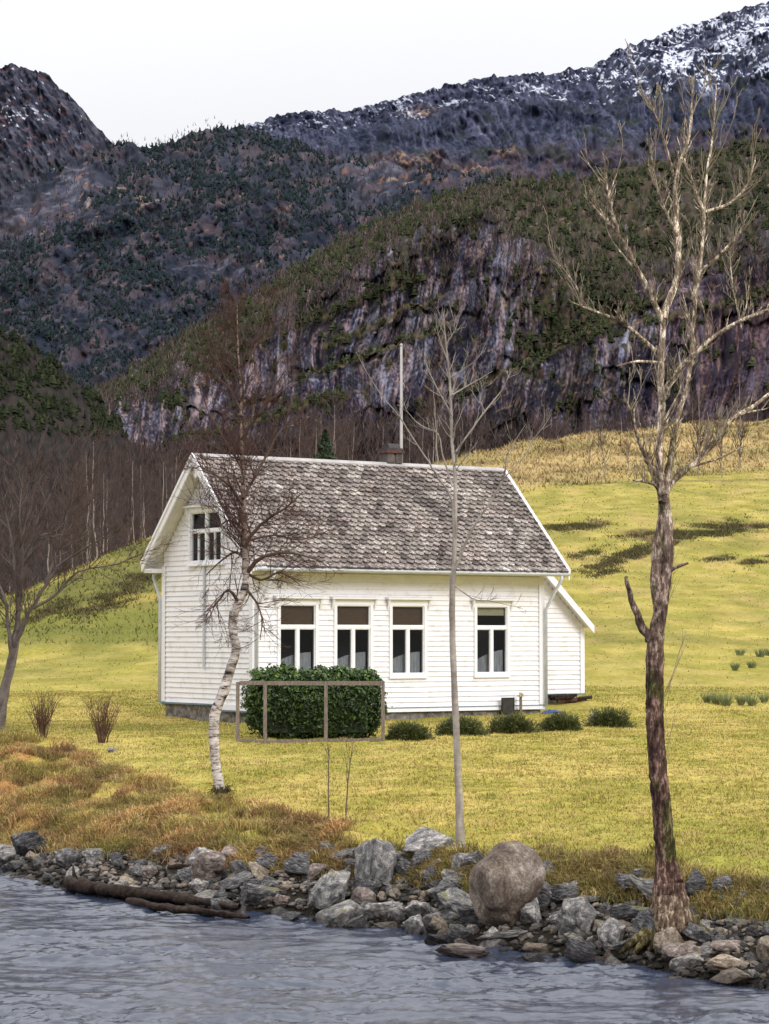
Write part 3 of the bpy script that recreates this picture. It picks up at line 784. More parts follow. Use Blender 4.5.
# rear and far gable (simple boards)
clap(mb, L, .30, EAVE + .2, lambda u, o, z: (u, WD + o, z))
clap(mb, WD, .30, RIDGE - .2, lambda u, o, z: (L + o, u, z), lim=gablim)
mb.build('wall', M['wall'], house)
# skirt board at the foot of the front wall and corner boards
mb = MB(); mb.box(-.05, L + .05, -.055, -.0, .12, .225); mb.build('skirt_board', M['trim'], house)
mb = MB(); mb.box(-.062, L + .062, -.066, -.035, .205, .225); mb.box(-.070, -.034, 1.3, WD + .05, .285, .318); mb.box(-.070, -.034, -.05, 1.3, .165, .195); mb.build('flashing', M['blue_trim'], house)
mb = MB(); mb.box(-.05, -.001, .0, 1.3, .20, .325); mb.build('gable_skirt_board', M['trim'], house)
for (x, y, s1, s2) in ((0, 0, -1, -1), (L, 0, 1, -1), (0, WD, -1, 1), (L, WD, 1, 1)):
    mb = MB()
    x0, x1 = sorted((x - s1 * .10, x + s1 * .048)); y0, y1 = sorted((y + s2 * .030, y + s2 * .052))
    mb.box(x0, x1, y0, y1, .23, EAVE + .12)
    y0, y1 = sorted((y - s2 * .10, y + s2 * .0295)); x0, x1 = sorted((x + s1 * .030, x + s1 * .0475))
    mb.box(x0, x1, y0, y1, .33, EAVE + .12); mb.build('corner_board', M['trim'], house)
# foundation of rough stones
def stones(name, x0, x1, y0, y1, z0, z1, parent, seed, step=.36):
    r = random.Random(seed); bm = bmesh.new()
    def ring():
        x = x0
        while x < x1: yield (x, y0, 0); yield (x, y1, 0); x += step * r.uniform(.7, 1.25)
        y = y0
        while y < y1: yield (x0, y, 0); yield (x1, y, 0); y += step * r.uniform(.7, 1.25)
    for (x, y, _) in ring():
        res = bmesh.ops.create_icosphere(bm, subdivisions=2, radius=1)
        a, b, c = step * .62, step * .5, (z1 - z0) * .62
        for v in res['verts']:
            n = 1 + .18 * math.sin(v.co.x * 5 + x * 9) * math.cos(v.co.z * 4 + y * 7)
            q = v.co; q.x = math.copysign(abs(q.x) ** .6, q.x); q.y = math.copysign(abs(q.y) ** .6, q.y); q.z = math.copysign(abs(q.z) ** .6, q.z)
            v.co = Vector((x + q.x * a * n, y + q.y * b * n, z0 + (z1 - z0) * .5 + q.z * c * n))
    me = bpy.data.meshes.new(name); bm.to_mesh(me); bm.free(); me.materials.append(M['founda'])
    o = bpy.data.objects.new(name, me); COL.objects.link(o); o.parent = parent; return o
def rough_wall(name, x0, x1, y0, y1, z0, z1, parent, seed):
    V = []; Q = []; n = 0
    for (ax, ay, bx, by) in ((x0, y0, x1, y0), (x1, y0, x1, y1), (x1, y1, x0, y1), (x0, y1, x0, y0)):
        Ln = math.hypot(bx - ax, by - ay); m = int(Ln / .035); k = 14
        t = np.linspace(0, 1, m)[:, None]; zz = np.linspace(0, 1, k)[None]
        nx_, ny_ = (by - ay) / Ln, -(bx - ax) / Ln
        w = t * Ln; cell = noise(w / .22 + seed, zz * (z1 - z0) / .16, seed) ; off = .05 * cell + .025 * noise(w / .06, zz * (z1 - z0) / .05 + 4, seed + 1)
        off = off * np.minimum(1, np.minimum(t * m / 3, (1 - t) * m / 3)) 
        X = ax + (bx - ax) * t + nx_ * off; Y = ay + (by - ay) * t + ny_ * off; Z = z0 + (z1 - z0) * zz + 0 * t
        V.append(np.stack([X, Y, Z], -1).reshape(-1, 3)); I = np.arange(m * k).reshape(m, k) + n; n += m * k
        Q.append(np.stack([I[:-1, :-1], I[1:, :-1], I[1:, 1:], I[:-1, 1:]], -1).reshape(-1, 4))
    return mesh_np(name, np.concatenate(V), np.concatenate(Q), M['founda'], None, True, parent)
rough_wall('foundation', .02, L - .02, .04, WD - .03, -.3, .32, house, 3)

# roof: deck + individual slates
def roof_deck():
    mb = MB()
    t = .07
    for s in (-1, 1):
        ov = OF if s < 0 else OB
        ye = RY + s * (RY + ov); ze = RIDGE - SL * (RY + ov)
        poly = [(RY, RIDGE - .02), (ye, ze - .02), (ye, ze - .02 - t), (RY, RIDGE - .02 - t * 1.45)]
        mb.prism(poly, 0, -OG, L + .35)
    return mb.build('roof_deck', M['soffit'], house)
roof_deck()
def slates(name, parent, x0, x1, yr, zr, sl, lens, side, seed, ex=.150, wdt=.20):
    r = np.random.default_rng(seed)
    nrow = int(lens / ex) + 1
    u = np.array([0, side / math.hypot(1, sl), -sl / math.hypot(1, sl)]); nrm = np.array([0, side * sl / math.hypot(1, sl), 1 / math.hypot(1, sl)])
    V = []; Fc = []; C = []; n = 0
    for i in range(nrow):
        s1 = min((i + 1) * ex + .02, lens + .03)       # lower tip distance from the ridge
        x = x0 + (wdt / 2 if i % 2 else 0) - wdt * .5
        while x < x1:
            w = wdt * r.uniform(.95, 1.02); cx = x + wdt / 2; x += wdt
            a = max(cx - w / 2, x0); b = min(cx + w / 2, x1)
            if b - a < .03: continue
            low = s1 + r.uniform(-.015, .015); upp = max(0, low - ex * 1.75)
            mid = low - ex * .55
            th = .026
            lift = .012 + r.uniform(0, .01)
            pts = [(a, upp), (b, upp), (b, mid), ((b * .72 + a * .28), low - ex * .10), (cx if a < cx < b else (a + b) / 2, low), ((a * .72 + b * .28), low - ex * .10), (a, mid)]
            tilt = r.uniform(-.006, .006)
            top = []
            for (px, sd) in pts:
                h = .004 + (lift + .048) * (sd - upp) / (low - upp) + tilt * (px - cx) / wdt
                top.append(np.array([px, yr, zr]) + u * sd + nrm * h)
            top = np.array(top); bot = top - nrm * th
            V.append(np.concatenate([top, bot]))
            k = len(pts)
            f = [list(range(n, n + k))]
            Fc.append((n, k)); n += 2 * k
            g = r.random()
            base = np.array((.215, .190, .182)) * r.uniform(.72, 1.28)
            if g < .12: base = np.array((.31, .285, .27)) * r.uniform(.85, 1.1)
            elif g < .24: base = np.array((.115, .098, .094)) * r.uniform(.8, 1.2)
            C.append(np.repeat(base[None], 2 * k, 0))
    V = np.concatenate(V); C = np.concatenate(C)
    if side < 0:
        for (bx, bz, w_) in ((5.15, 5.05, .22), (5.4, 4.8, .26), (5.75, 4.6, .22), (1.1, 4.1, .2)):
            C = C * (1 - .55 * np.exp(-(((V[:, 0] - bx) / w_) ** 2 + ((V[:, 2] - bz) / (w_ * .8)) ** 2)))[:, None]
    bl = fbm(V[:, 0] * .7, V[:, 2] * .9, 3, seed); C = C * (1 + .5 * bl)[:, None]
    starts = np.array([a for a, _ in Fc])
    k = 7
    tri7 = starts[:, None] + (np.arange(7) if side < 0 else np.arange(7)[::-1])[None]
    q = []
    for j in range(k):
        jj = (j + 1) % k; q.append(np.stack([starts + j, starts + jj, starts + k + jj, starts + k + j], 1))
    return mesh_np(name, V, [tri7, np.concatenate(q)], M['slate'], C, False, parent)
lenF = math.hypot(RY + OF, SL * (RY + OF)); lenB = math.hypot(RY + OB, SL * (RY + OB))
slates('roof', house, -OG - .02, L + .37, RY, RIDGE + .005, SL, lenF, -1, 5)
slates('rear_roof', house, -OG - .02, L + .37, RY, RIDGE + .005, SL, lenB, 1, 6)
mb = MB(); mb.prism([(RY - .07, RIDGE - .02), (RY, RIDGE + .050), (RY + .07, RIDGE - .02), (RY + .07, RIDGE + .0), (RY, RIDGE + .070), (RY - .07, RIDGE + .0)], 0, -OG - .01, L + .36); mb.build('ridge_cap', M['pole'], house)
# bargeboards
def barge(x, s, ov, out):
    mb = MB()
    ye = RY + s * (RY + ov); ze = RIDGE - SL * (RY + ov)
    mb.prism([(RY, RIDGE + .05), (ye, ze + .05), (ye, ze - .16), (RY, RIDGE - .22)], 0, x, x + out * .035)
    mb.prism([(RY, RIDGE + .075), (ye, ze + .075), (ye, ze + .0), (RY, RIDGE - .02)], 0, x + out * .036, x + out * .062)
    mb.build('bargeboard', M['trim'], house)
for s, ov in ((-1, OF), (1, OB)):
    barge(-OG - .03, s, ov, -1); barge(L + .38, s, ov, 1)
# soffit boards under gable overhang and cornice returns
for s, ov in ((-1, OF), (1, OB)):
    ye = RY + s * (RY + ov); y0, y1 = sorted((ye, RY + s * (RY - .02)))
    mb = MB(); mb.box(-OG, .02, y0, y1, EAVE - .02, EAVE + .03); mb.box(-OG - .02, -.05, y0, y1 , EAVE + .031, EAVE + .07); mb.build('cornice_return', M['trim'], house)
mb = MB(); mb.box(-OG, L + .35, -OF + .02, -.0, EAVE - .045, EAVE - .02); mb.build('soffit', M['soffit'], house)
mb = MB(); mb.box(-.02, L + .02, -.075, -.0, 3.02, 3.20); mb.build('frieze_board', M['soffit'], house)
# decorative brackets on the gable apex
mb = MB()
mb.prism([(RY - .30, RIDGE - .30), (RY, RIDGE - .12), (RY + .30, RIDGE - .30), (RY + .16, RIDGE - .36), (RY, RIDGE - .50), (RY - .16, RIDGE - .36)], 0, -OG + .01, -OG + .05)
mb.build('apex_ornament', M['trim'], house)
# gutter and downpipes
def gutter():
    mb = MB(); y = -OF - .07; z = EAVE - .02
    pr = [(y + .065 * math.cos(a), z + .065 * math.sin(a)) for a in np.linspace(math.pi, 2 * math.pi, 9)]
    pr += [(y + .055 * math.cos(a), z + .055 * math.sin(a) + .002) for a in np.linspace(2 * math.pi, math.pi, 9)]
    n = len(pr)
    V = [(x, a, b) for x in (-OG + .05, L + .33) for a, b in pr]
    Q = [[i, (i + 1) % n, n + (i + 1) % n, n + i] for i in range(n)]
    mb.add(V, Q)
    return mb.build('gutter', M['zinc'], house, True)
g = gutter()
mb = MB(); mb.tube([(L + .12, -OF - .07, EAVE - .07), (L + .12, -OF - .07, EAVE - .16), (L + .04, -.12, EAVE - .85), (L + .04, -.12, .2)], .038, 10); mb.build('downpipe', M['zinc'], house, True)
mb = MB(); mb.tube([(.16, -OF - .07, EAVE - .07), (.16, -OF - .07, EAVE - .16), (.03, -.11, EAVE - .85), (.03, -.11, .3)], .034, 10); mb.build('downpipe', M['zinc'], house, True)
mb = MB(); mb.tube([(-.08, WD + OB, EAVE - .05), (-.08, WD + OB, EAVE - .15), (-.07, WD + .09, EAVE - .6), (-.07, WD + .09, .3)], .034, 10); mb.build('downpipe', M['zinc'], house, True)
mb = MB(); mb.box(-.075, -.036, 2.05, 2.10, 1.10, 3.40); mb.build('conduit', M['zinc'], house)

# windows on the front
def front_window(cx, w, cream=False):
    x0, x1 = cx - w / 2, cx + w / 2
    mb = MB()   # casing
    mb.box(x0 - .075, x0, -.06, -.0, wz0 - .09, wz1 + .02); mb.box(x1, x1 + .075, -.06, -.0, wz0 - .09, wz1 + .02)
    mb.box(x0, x1, -.058, -.0, wz1, wz1 + .02); mb.box(x0, x1, -.058, 0, wz0 - .09, wz0)
    mb.box(x0 - .11, x1 + .11, -.064, -.0, wz1 + .021, wz1 + .14)
    wnd = mb.build('window', M['trim'], house)
    mb = MB(); mb.prism([(-.001, wz1 + .142), (-.17, wz1 + .142), (-.17, wz1 + .175), (-.001, wz1 + .215)], 0, x0 - .18, x1 + .18)
    for s in (x0 - .14, x1 + .10):
        mb.prism([(-.065, wz1 + .14), (-.14, wz1 + .14), (-.065, wz1 - .06)], 0, s, s + .04)
    mb.build('hood', M['trim'], wnd)
    mb = MB(); mb.box(x0 - .085, x1 + .085, -.072, -.0, wz0 - .110, wz0 - .091); mb.build('sill', M['trim'], wnd)
    # sashes
    mb = MB(); y0, y1 = -.030, .03; tz_ = 2.02
    def sash(a, b, c, d, f=.018):
        mb.box(a, b, y0, y1, c, c + f); mb.box(a, b, y0, y1, d - f, d); mb.box(a, a + f, y0 + .001, y1, c + f, d - f); mb.box(b - f, b, y0 + .001, y1, c + f, d - f)
    mb.box(x0, x1, -.045, .03, tz_ - .035, tz_ + .035)
    mb.box(cx - .034, cx + .034, -.045, .03, wz0, tz_ - .035)
    sash(x0, x1, tz_ + .035, wz1); sash(x0, cx - .034, wz0, tz_ - .035); sash(cx + .034, x1, wz0, tz_ - .035)
    mb.build('frame', M['trim'], wnd)
    for (a, b, c, d) in ((x0 + .01, x1 - .01, tz_ + .045, wz1 - .012), (x0 + .01, cx - .04, wz0 + .012, tz_ - .045), (cx + .04, x1 - .01, wz0 + .012, tz_ - .045)):
        mb = MB(); mb.box(a, b, .0, .006, c, d); mb.build('pane', M['glass'], wnd)
    # blind in the transom, pale stand-in for reflected mountains at the foot, dark room behind
    mb = MB()
    if cream: mb.box(x0 + .02, x1 - .02, .05, .055, 2.30, wz1 - .01); mb.build('blind', M['creamblind'], wnd)
    else: mb.box(x0 + .02, x1 - .02, .05, .055, 2.04, wz1 - .01); mb.build('blind', M['blind'], wnd)
    # pale half drape with curved upper edge, standing in for reflected mountains
    xs = np.linspace(x0 + .02, x1 - .02, 40)
    V = []; 
    for i, x in enumerate(xs):
        k = (x - cx) / (w / 2); zt = 1.42 - (.05 * k * k) + (.14 * k if cream else .10 * k)
        yy = .10 + .012 * math.sin(x * 70)
        V += [(x, yy, wz0 - .02), (x, yy, zt)]
    Q = [[2 * i, 2 * i + 2, 2 * i + 3, 2 * i + 1] for i in range(len(xs) - 1)]
    MB().add(V, Q).build('reflection_curtain', M['reflection_curtain'], wnd)
for i, (c, w) in enumerate(WINS): front_window(c, w, i == 3)
# interior dark volume
mb = MB(); mb.box(.12, L - .12, .62, .64, .35, 3.0); mb.box(.12, L - .12, .05, .64, .35, .40); mb.box(.12, L - .12, .05, .64, 2.75, 2.8); mb.build('room_wall', M['dark'], house)
mb = MB(); mb.box(.55, .57, .9, 3.2, 3.3, 4.9); mb.build('attic_wall', M['dark'], house)

# gable double window
mb = MB(); a, b, c, d = gh
mb.box(-.062, -.0, a - .09, a, c - .07, d + .02); mb.box(-.062, -.0, b, b + .09, c - .07, d + .02)
mb.box(-.060, -.0, a, b, c - .07, c); mb.box(-.060, -.0, a, b, d, d + .02); mb.box(-.066, -.0, a - .1, b + .1, d + .021, d + .12)
gw = mb.build('window', M['trim'], house)
mb = MB(); mb.prism([(-.001, d + .122), (-.16, d + .122), (-.16, d + .15), (-.001, d + .20)], 1, a - .17, b + .17)
for s in (a - .13, b + .09): mb.prism([(-.067, d + .12), (-.13, d + .12), (-.067, d - .12)], 1, s, s + .04)
mb.build('hood', M['trim'], gw)
mb = MB(); mb.box(-.10, -.0, a - .12, b + .12, c - .105, c - .071); mb.build('sill', M['trim'], gw)
mb = MB(); my = (a + b) / 2; tr = c + .68
mb.box(-.05, .03, my - .035, my + .035, c, d)
for (u0, u1) in ((a, my - .035), (my + .035, b)):
    f = .02
    mb.box(-.045, .03, u0, u1, tr - .03, tr + .03)
    for (z0, z1) in ((c, tr - .03), (tr + .03, d)):
        mb.box(-.03, .03, u0, u1, z0, z0 + f); mb.box(-.03, .03, u0, u1, z1 - f, z1); mb.box(-.031, .03, u0, u0 + f, z0 + f, z1 - f); mb.box(-.031, .03, u1 - f, u1, z0 + f, z1 - f)
    mb.box(-.035, .02, (u0 + u1) / 2 - .016, (u0 + u1) / 2 + .016, c + f, tr - .03 - f)
mb.build('frame', M['trim'], gw)
for (u0, u1) in ((a, my - .035), (my + .035, b)):
    for (z0, z1) in ((c + .03, tr - .06), (tr + .06, d - .03)):
        MB().box(.0, .006, u0 + .03, u1 - .03, z0, z1).build('pane', M['glass'], gw)

# chimney
mb = MB(); cxx = 5.02; cyy = RY + .12
mb.box(cxx - .18, cxx + .18, cyy - .15, cyy + .15, 5.2, 6.08); ch = mb.build('chimney', M['chim'], house)
mb = MB(); mb.box(cxx - .21, cxx - .03, cyy - .18, cyy + .18, 5.9, 6.13); mb.box(cxx + .03, cxx + .21, cyy - .18, cyy + .18, 5.9, 6.13); mb.build('flue', M['chim'], ch)
MB().box(cxx - .25, cxx + .25, cyy - .22, cyy + .22, 6.132, 6.19).build('brick_course', M['brick'], ch)
mb = MB(); mb.box(cxx - .23, cxx + .23, cyy - .20, cyy + .20, 6.192, 6.25); mb.prism([(cyy - .17, 6.252), (cyy + .17, 6.252), (cyy + .10, 6.36), (cyy - .10, 6.36)], 0, cxx - .16, cxx + .16); mb.build('chimney_cap', M['chimcap'], ch)

# annex (lean-to on the far gable)
AS, AE, AW = 1.6, 3.95, 2.47
an = MB(); az0 = .43
def anx_lim(z):
    k = (4.47 - z) / .95
    return (L + .03, min(L + AW, L + k))
clap(an, 0, az0, 4.3, lambda u, o, z: (u, AS - o, z), lim=anx_lim)
clap(an, 0, az0, 4.3, lambda u, o, z: (u, AE + o, z), lim=anx_lim)
clap(an, 0, az0, 4.40 - .95 * AW, lambda u, o, z: (L + AW + o, u, z), lim=lambda z: (AS, AE))
an.build('annex_wall', M['wall'], house)
mb = MB(); mb.box(L + AW - .08, L + AW + .045, AS - .05, AS - .0305, az0, 4.36 - .95 * AW); mb.build('corner_board', M['trim'], house)
def az(u): return 4.53 - .95 * (u - L)
mb = MB(); mb.prism([(L + .06, az(L + .06)), (L + AW + .10, az(L + AW + .10)), (L + AW + .10, az(L + AW + .10) - .06), (L + .06, az(L + .06) - .06)], 1, AS - .30, AE + .2); mb.build('annex_roof_deck', M['soffit'], house)
mb = MB(); mb.prism([(L + .06, az(L + .06) + .035), (L + AW + .14, az(L + AW + .14) + .035), (L + AW + .14, az(L + AW + .14) + .003), (L + .06, az(L + .06) + .003)], 1, AS - .31, AE + .2); mb.build('annex_roof', M['chim'], house)
mb = MB(); mb.prism([(L + .06, az(L + .06) + .01), (L + AW + .12, az(L + AW + .12) + .01), (L + AW + .12, az(L + AW + .12) - .17), (L + .06, az(L + .06) - .21)], 1, AS - .345, AS - .312); mb.build('annex_bargeboard', M['trim'], house)
mb = MB(); mb.box(L + .03, L + AW + .03, AS - .06, AS - .031, az0 - .03, az0 - .002); mb.build('annex_flashing', M['blue_trim'], house)
rough_wall('annex_foundation', L + .2, L + AW - .12, AS + .14, AE - .1, -.1, .47, house, 9)

def hl(x, y, z=0):   # house local -> world
    c, s = math.cos(HR), math.sin(HR); return Vector((HX + c * x - s * y, HY + s * x + c * y, HZ + z))

# dark hatch board, tap post, tarp, wood
def at_front(u, off): q = hl(u, -off); q.z = tz(q.x, q.y); return q
q = at_front(6.72, .18); t = empty('cellar_hatch', q, HR, label='small dark board leaning on the foot of the front wall', cat='hatch')
mb = MB(); mb.box(-.15, .15, -.02, .02, 0, .38); mb.build('board', M['black'], t)
mb = MB(); mb.box(-.17, -.151, -.03, .03, 0, .40); mb.box(.151, .17, -.03, .03, 0, .40); mb.box(-.17, .17, -.03, .03, .381, .40); mb.build('frame', M['black'], t)
q = at_front(7.06, .22); t = empty('water_post', q, HR, label='short wooden post with a pale tap head beside the dark board', cat='post')
MB().tube([(0, 0, -.05), (0, 0, .40)], .035, 10).build('post', M['wood'], t)
mb = MB(); mb.box(-.06, .06, -.05, .05, .402, .44); mb.tube([(0, 0, .44), (0, 0, .50)], .04, 10); mb.tube([(0, -.02, .47), (0, -.10, .46), (0, -.11, .42)], .015, 8); mb.build('tap', M['creamblind'], t)
def lumpy_sheet(name, q, rz, sx, sy, h, mat, seed, **k):
    x = np.linspace(-1, 1, 28); X, Y = np.meshgrid(x, x)
    Z = h * np.clip(1 - (X ** 2 + Y ** 2) * .9, 0, 1) ** .6 * (1 + .6 * fbm(X * 2.5, Y * 2.5, 3, seed)) + .01
    V = np.stack([X * sx * (1 + .1 * noise(Y * 2, X * 0, seed)), Y * sy, Z], -1).reshape(-1, 3); I = np.arange(28 * 28).reshape(28, 28)
    Q = np.stack([I[:-1, :-1], I[:-1, 1:], I[1:, 1:], I[1:, :-1]], -1).reshape(-1, 4)
    o = mesh_np(name, V, Q, mat, None, True); o.location = q; o.rotation_euler = (0, 0, rz); return prop(o, **k)
lumpy_sheet('tarpaulin', at_front(7.95, .25), HR, .30, .12, .07, M['tarp'], 4, label='crumpled blue tarpaulin on the grass at the house corner', cat='tarpaulin')
# firewood under annex
q = hl(L + AW - .4, AS - .25); q.z = tz(q.x, q.y)
t = empty('firewood_pile', q, HR, label='low dark pile of split logs against the annex foundation', cat='woodpile')
for i in range(14):
    mb = MB(); r_ = random.uniform(.03, .055); x = random.uniform(-.55, .55); y = random.uniform(-.1, .1); z = r_ + (i % 3) * .06; l = random.uniform(.15, .3)
    an_ = random.uniform(-.5, .5)
    mb.tube([(x - l * math.cos(an_), y - l * math.sin(an_), z), (x + l * math.cos(an_), y + l * math.sin(an_), z + .02)], r_, 7); mb.build('log', M['brick'] if i % 3 == 0 else M['drift'], t)

# pole behind the house
q = Vector((.435, 62.0, 0)); q.z = tz(q.x, q.y)
t = empty('flagpole', q, label='tall thin grey bare pole rising behind the chimney', cat='pole')
mb = MB(); mb.tube([(0, 0, -.2), (0, 0, 5), (0, 0, 10.86 - q.z)], [.055, .045, .032], 10); mb.build('pole', M['pole'], t, True)
mb = MB(); mb.tube([(0, 0, 10.86 - q.z), (0, 0, 10.90 - q.z), (0, 0, 10.94 - q.z)], [.035, .045, .01], 10); mb.build('cap', M['pole'], t, True)

# ------------------------------------------------------------------ leaf mass helper
def leaves(centers, normals, size, cols, r, aspect=.5):
    n = len(centers)
    t = np.cross(normals, r.normal(size=(n, 3))); t /= np.linalg.norm(t, axis=1, keepdims=True) + 1e-9
    b = np.cross(normals, t)
    s = size * r.uniform(.7, 1.3, n)[:, None]
    nn = normals * s * .25
    V = np.stack([centers - t * s, centers + b * s * aspect + nn, centers + t * s, centers - b * s * aspect + nn], 1).reshape(-1, 3)
    Q = np.arange(4 * n).reshape(n, 4)
    return V, Q, np.repeat(cols, 4, 0)

def hedge():
    r = np.random.default_rng(5)
    a = hit(313, 739.5); D = a.y + .45; base = Vector((a.x, D, tz(a.x, D)))
    t = empty('hedge_bush', base, .10, label='dense glossy dark green square hedge inside a wooden frame', cat='hedge')
    hw, hd, hh = 1.20, .42, 1.20
    n = 26000
    u = r.uniform(-1, 1, (n, 3)); k = r.integers(0, 3, n); face = r.random(n)
    # points on a superellipsoid shell with noise
    d = r.normal(size=(n, 3)); d /= np.linalg.norm(d, axis=1, keepdims=True)
    e = np.abs(d) ** 4; rad = (e.sum(1)) ** (-1 / 4)
    q = d * rad[:, None]
    lump = 1 + .22 * fbm(q[:, 0] * 3.6 + q[:, 1] * 2, q[:, 2] * 4, 3, 3) + .03 * r.normal(size=n)
    depth = r.uniform(.80, 1.04, n)
    c = q * (lump * depth)[:, None] * np.array([hw, hd, hh / 2]) + np.array([0, 0, hh / 2 + .04])
    topn = fbm(c[:, 0] * 2.5, c[:, 0] * 0 + 3, 3, 9)
    c[:, 2] *= 1 + .22 * topn * (c[:, 2] > .6)
    # sprigs poking out of the top
    ns = 90
    sx = r.uniform(-hw, hw * .9, ns); spr = []
    for x in sx:
        h = r.uniform(.03, .17); 
        for j in range(9): spr.append((x + r.normal(0, .018), r.uniform(-.3, .3), hh + .0 + h * j / 8 - .06))
    c = np.concatenate([c, np.array(spr)])
    nrm = np.concatenate([d + r.normal(0, .6, (n, 3)), r.normal(size=(len(spr), 3))]); nrm /= np.linalg.norm(nrm, axis=1, keepdims=True)
    dp = np.concatenate([depth, np.full(len(spr), 1.0)])
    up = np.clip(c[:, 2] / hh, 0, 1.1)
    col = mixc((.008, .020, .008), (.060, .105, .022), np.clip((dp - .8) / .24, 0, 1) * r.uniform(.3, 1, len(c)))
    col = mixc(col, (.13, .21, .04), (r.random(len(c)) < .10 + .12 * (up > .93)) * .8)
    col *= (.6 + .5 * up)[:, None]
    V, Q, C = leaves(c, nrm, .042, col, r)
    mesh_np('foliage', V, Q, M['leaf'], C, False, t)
    mb = MB(); mb.box(-hw * .82, hw * .82, -hd * .78, hd * .78, .1, hh * .84, c=(.012, .022, .01)); mb.build('dark_core', M['leaf'], t, useC=True)  # dark filler box painted as the hedge's shaded inside
    # frame
    f0 = hit(238, 742); f3 = hit(383, 741)
    fr_ = empty('rail_fence', (f0.x, f0.y, f0.z), 0, label='weathered grey wooden rail frame with four posts around the hedge', cat='frame')
    top = .0
    pts = []
    for px in (238, 265.5, 326, 383):
        h_ = hit(px, 741.5); h_.y = f0.y - .02; X = (px - CX) / F * h_.y
        pts.append((X - f0.x, 0 if px > 240 else .02, tz(X, h_.y) - f0.z))
    zt = CAMZ + float(tanel(682)) * f0.y - f0.z
    for i, (x, y, z) in enumerate(pts):
        MB().box(x - .032, x + .032, y - .03, y + .03, z - .15, zt + random.uniform(0, .02)).build('post', M['wood'], fr_)
    for i in range(3):
        a_, b_ = pts[i], pts[i + 1]
        MB().beam((a_[0] + .033, a_[1] - .0, zt - .02), (b_[0] - .033, b_[1], zt - .02 + random.uniform(-.01, .01)), .04, .075).build('rail', M['wood'], fr_)
        MB().beam((a_[0] + .034, a_[1] - .0, a_[2] + .03), (b_[0] - .034, b_[1], b_[2] + .03), .05, .05).build('bottom_rail', M['wood'], fr_)
hedge()

# low junipers
def juniper(px, py, wpx, hpx, seed, label):
    r = np.random.default_rng(seed); q = hit(px, py - 2)
    w = wpx / F * q.y / 2; h = hpx / F * q.y
    n = 5200
    c = r.normal(size=(n, 3)); c /= np.linalg.norm(c, axis=1, keepdims=True); c[:, 2] = np.abs(c[:, 2])
    lump = 1 + .45 * fbm(c[:, 0] * 2.6 + seed, c[:, 2] * 3 + c[:, 1] * 2, 3, seed)
    rr = r.uniform(.45, 1.0, n) * lump
    pos = c * rr[:, None] * np.array([w, w * .75, h])
    out = c * np.array([1, 1, .8]) + r.normal(0, .45, (n, 3)) + np.array([0, 0, .5]); out /= np.linalg.norm(out, axis=1, keepdims=True)
    ln = r.uniform(.03, .085, n)[:, None]
    side = np.cross(out, r.normal(size=(n, 3))); side /= np.linalg.norm(side, axis=1, keepdims=True); side *= .009
    V = np.stack([pos - side, pos + side, pos + out * ln], 1).reshape(-1, 3)
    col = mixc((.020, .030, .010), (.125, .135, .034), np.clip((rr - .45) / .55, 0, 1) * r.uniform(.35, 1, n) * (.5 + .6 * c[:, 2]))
    t = empty('juniper_bush', q, label=label, cat='bush', group='low bushes in a row before the house')
    mesh_np('foliage', V, np.arange(3 * n).reshape(n, 3), M['leaf'], np.repeat(col, 3, 0), False, t)
    mb = MB()
    for i in range(14):
        a = i / 14 * 6.28; mb.tube([(0, 0, 0), (w * .35 * math.cos(a), w * .3 * math.sin(a), h * .3), (w * .75 * math.cos(a), w * .55 * math.sin(a), h * .6)], [.012, .008, .003], 5, c=(.05, .035, .02))
    mb.build('stem', M['stick'], t, useC=True)
juniper(408, 742, 48, 17, 51, 'low green juniper bush nearest the hedge frame')
juniper(460, 738, 52, 19, 52, 'low juniper bush behind the slender grey tree trunk')
juniper(512, 736, 53, 20, 53, 'plump low juniper bush in front of the dark hatch board')
juniper(561, 733, 46, 17, 54, 'low juniper bush beside the blue tarpaulin corner')
juniper(609, 730, 48, 19, 55, 'low juniper bush at the meadow end of the row')

# bare vase-shaped shrubs
def vase_shrub(px, py, hpx, seed, label, cols=((.09, .05, .035), (.17, .10, .07))):
    r = random.Random(seed); q = hit(px, py); h = hpx / F * q.y
    tb = Tubes(); tw = Tubes()
    for i in range(46):
        a = r.uniform(0, 6.28); sp_ = r.uniform(.05, .5); l = h * r.uniform(.6, 1.05); w0 = r.uniform(.0, .10) * h
        p0 = np.array([w0 * math.cos(a), w0 * math.sin(a), 0]); pts = [p0 + np.array([math.cos(a) * sp_ * l * t ** 1.3 + r.gauss(0, .008), math.sin(a) * sp_ * l * t ** 1.3, l * t]) for t in (0, .25, .5, .75, 1)]
        tb.add(pts, [.007, .006, .005, .004, .002], 4)
        for k in range(5):
            j = r.randint(1, 3); b = pts[j]; dr = np.array([r.gauss(0, .5), r.gauss(0, .5), 1.0]); ll = l * r.uniform(.12, .3)
            tw.add([b, b + dr * ll * .5, b + dr * ll], [.004, .003, .002], 3)
    t = empty('bare_shrub', q, label=label, cat='shrub')
    f = lambda V: mixc(cols[0], cols[1], _hash(np.floor(V[:, 0] * 90), np.floor(V[:, 1] * 90), 3))
    tb.build('stems', M['stick'], t, f); tw.build('twigs', M['stick'], t, f)
vase_shrub(42, 738, 46, 61, 'leafless brown shrub on the grass nearest the dark leaning tree')
vase_shrub(103, 743, 46, 62, 'leafless reddish shrub beside a flat grey stone')

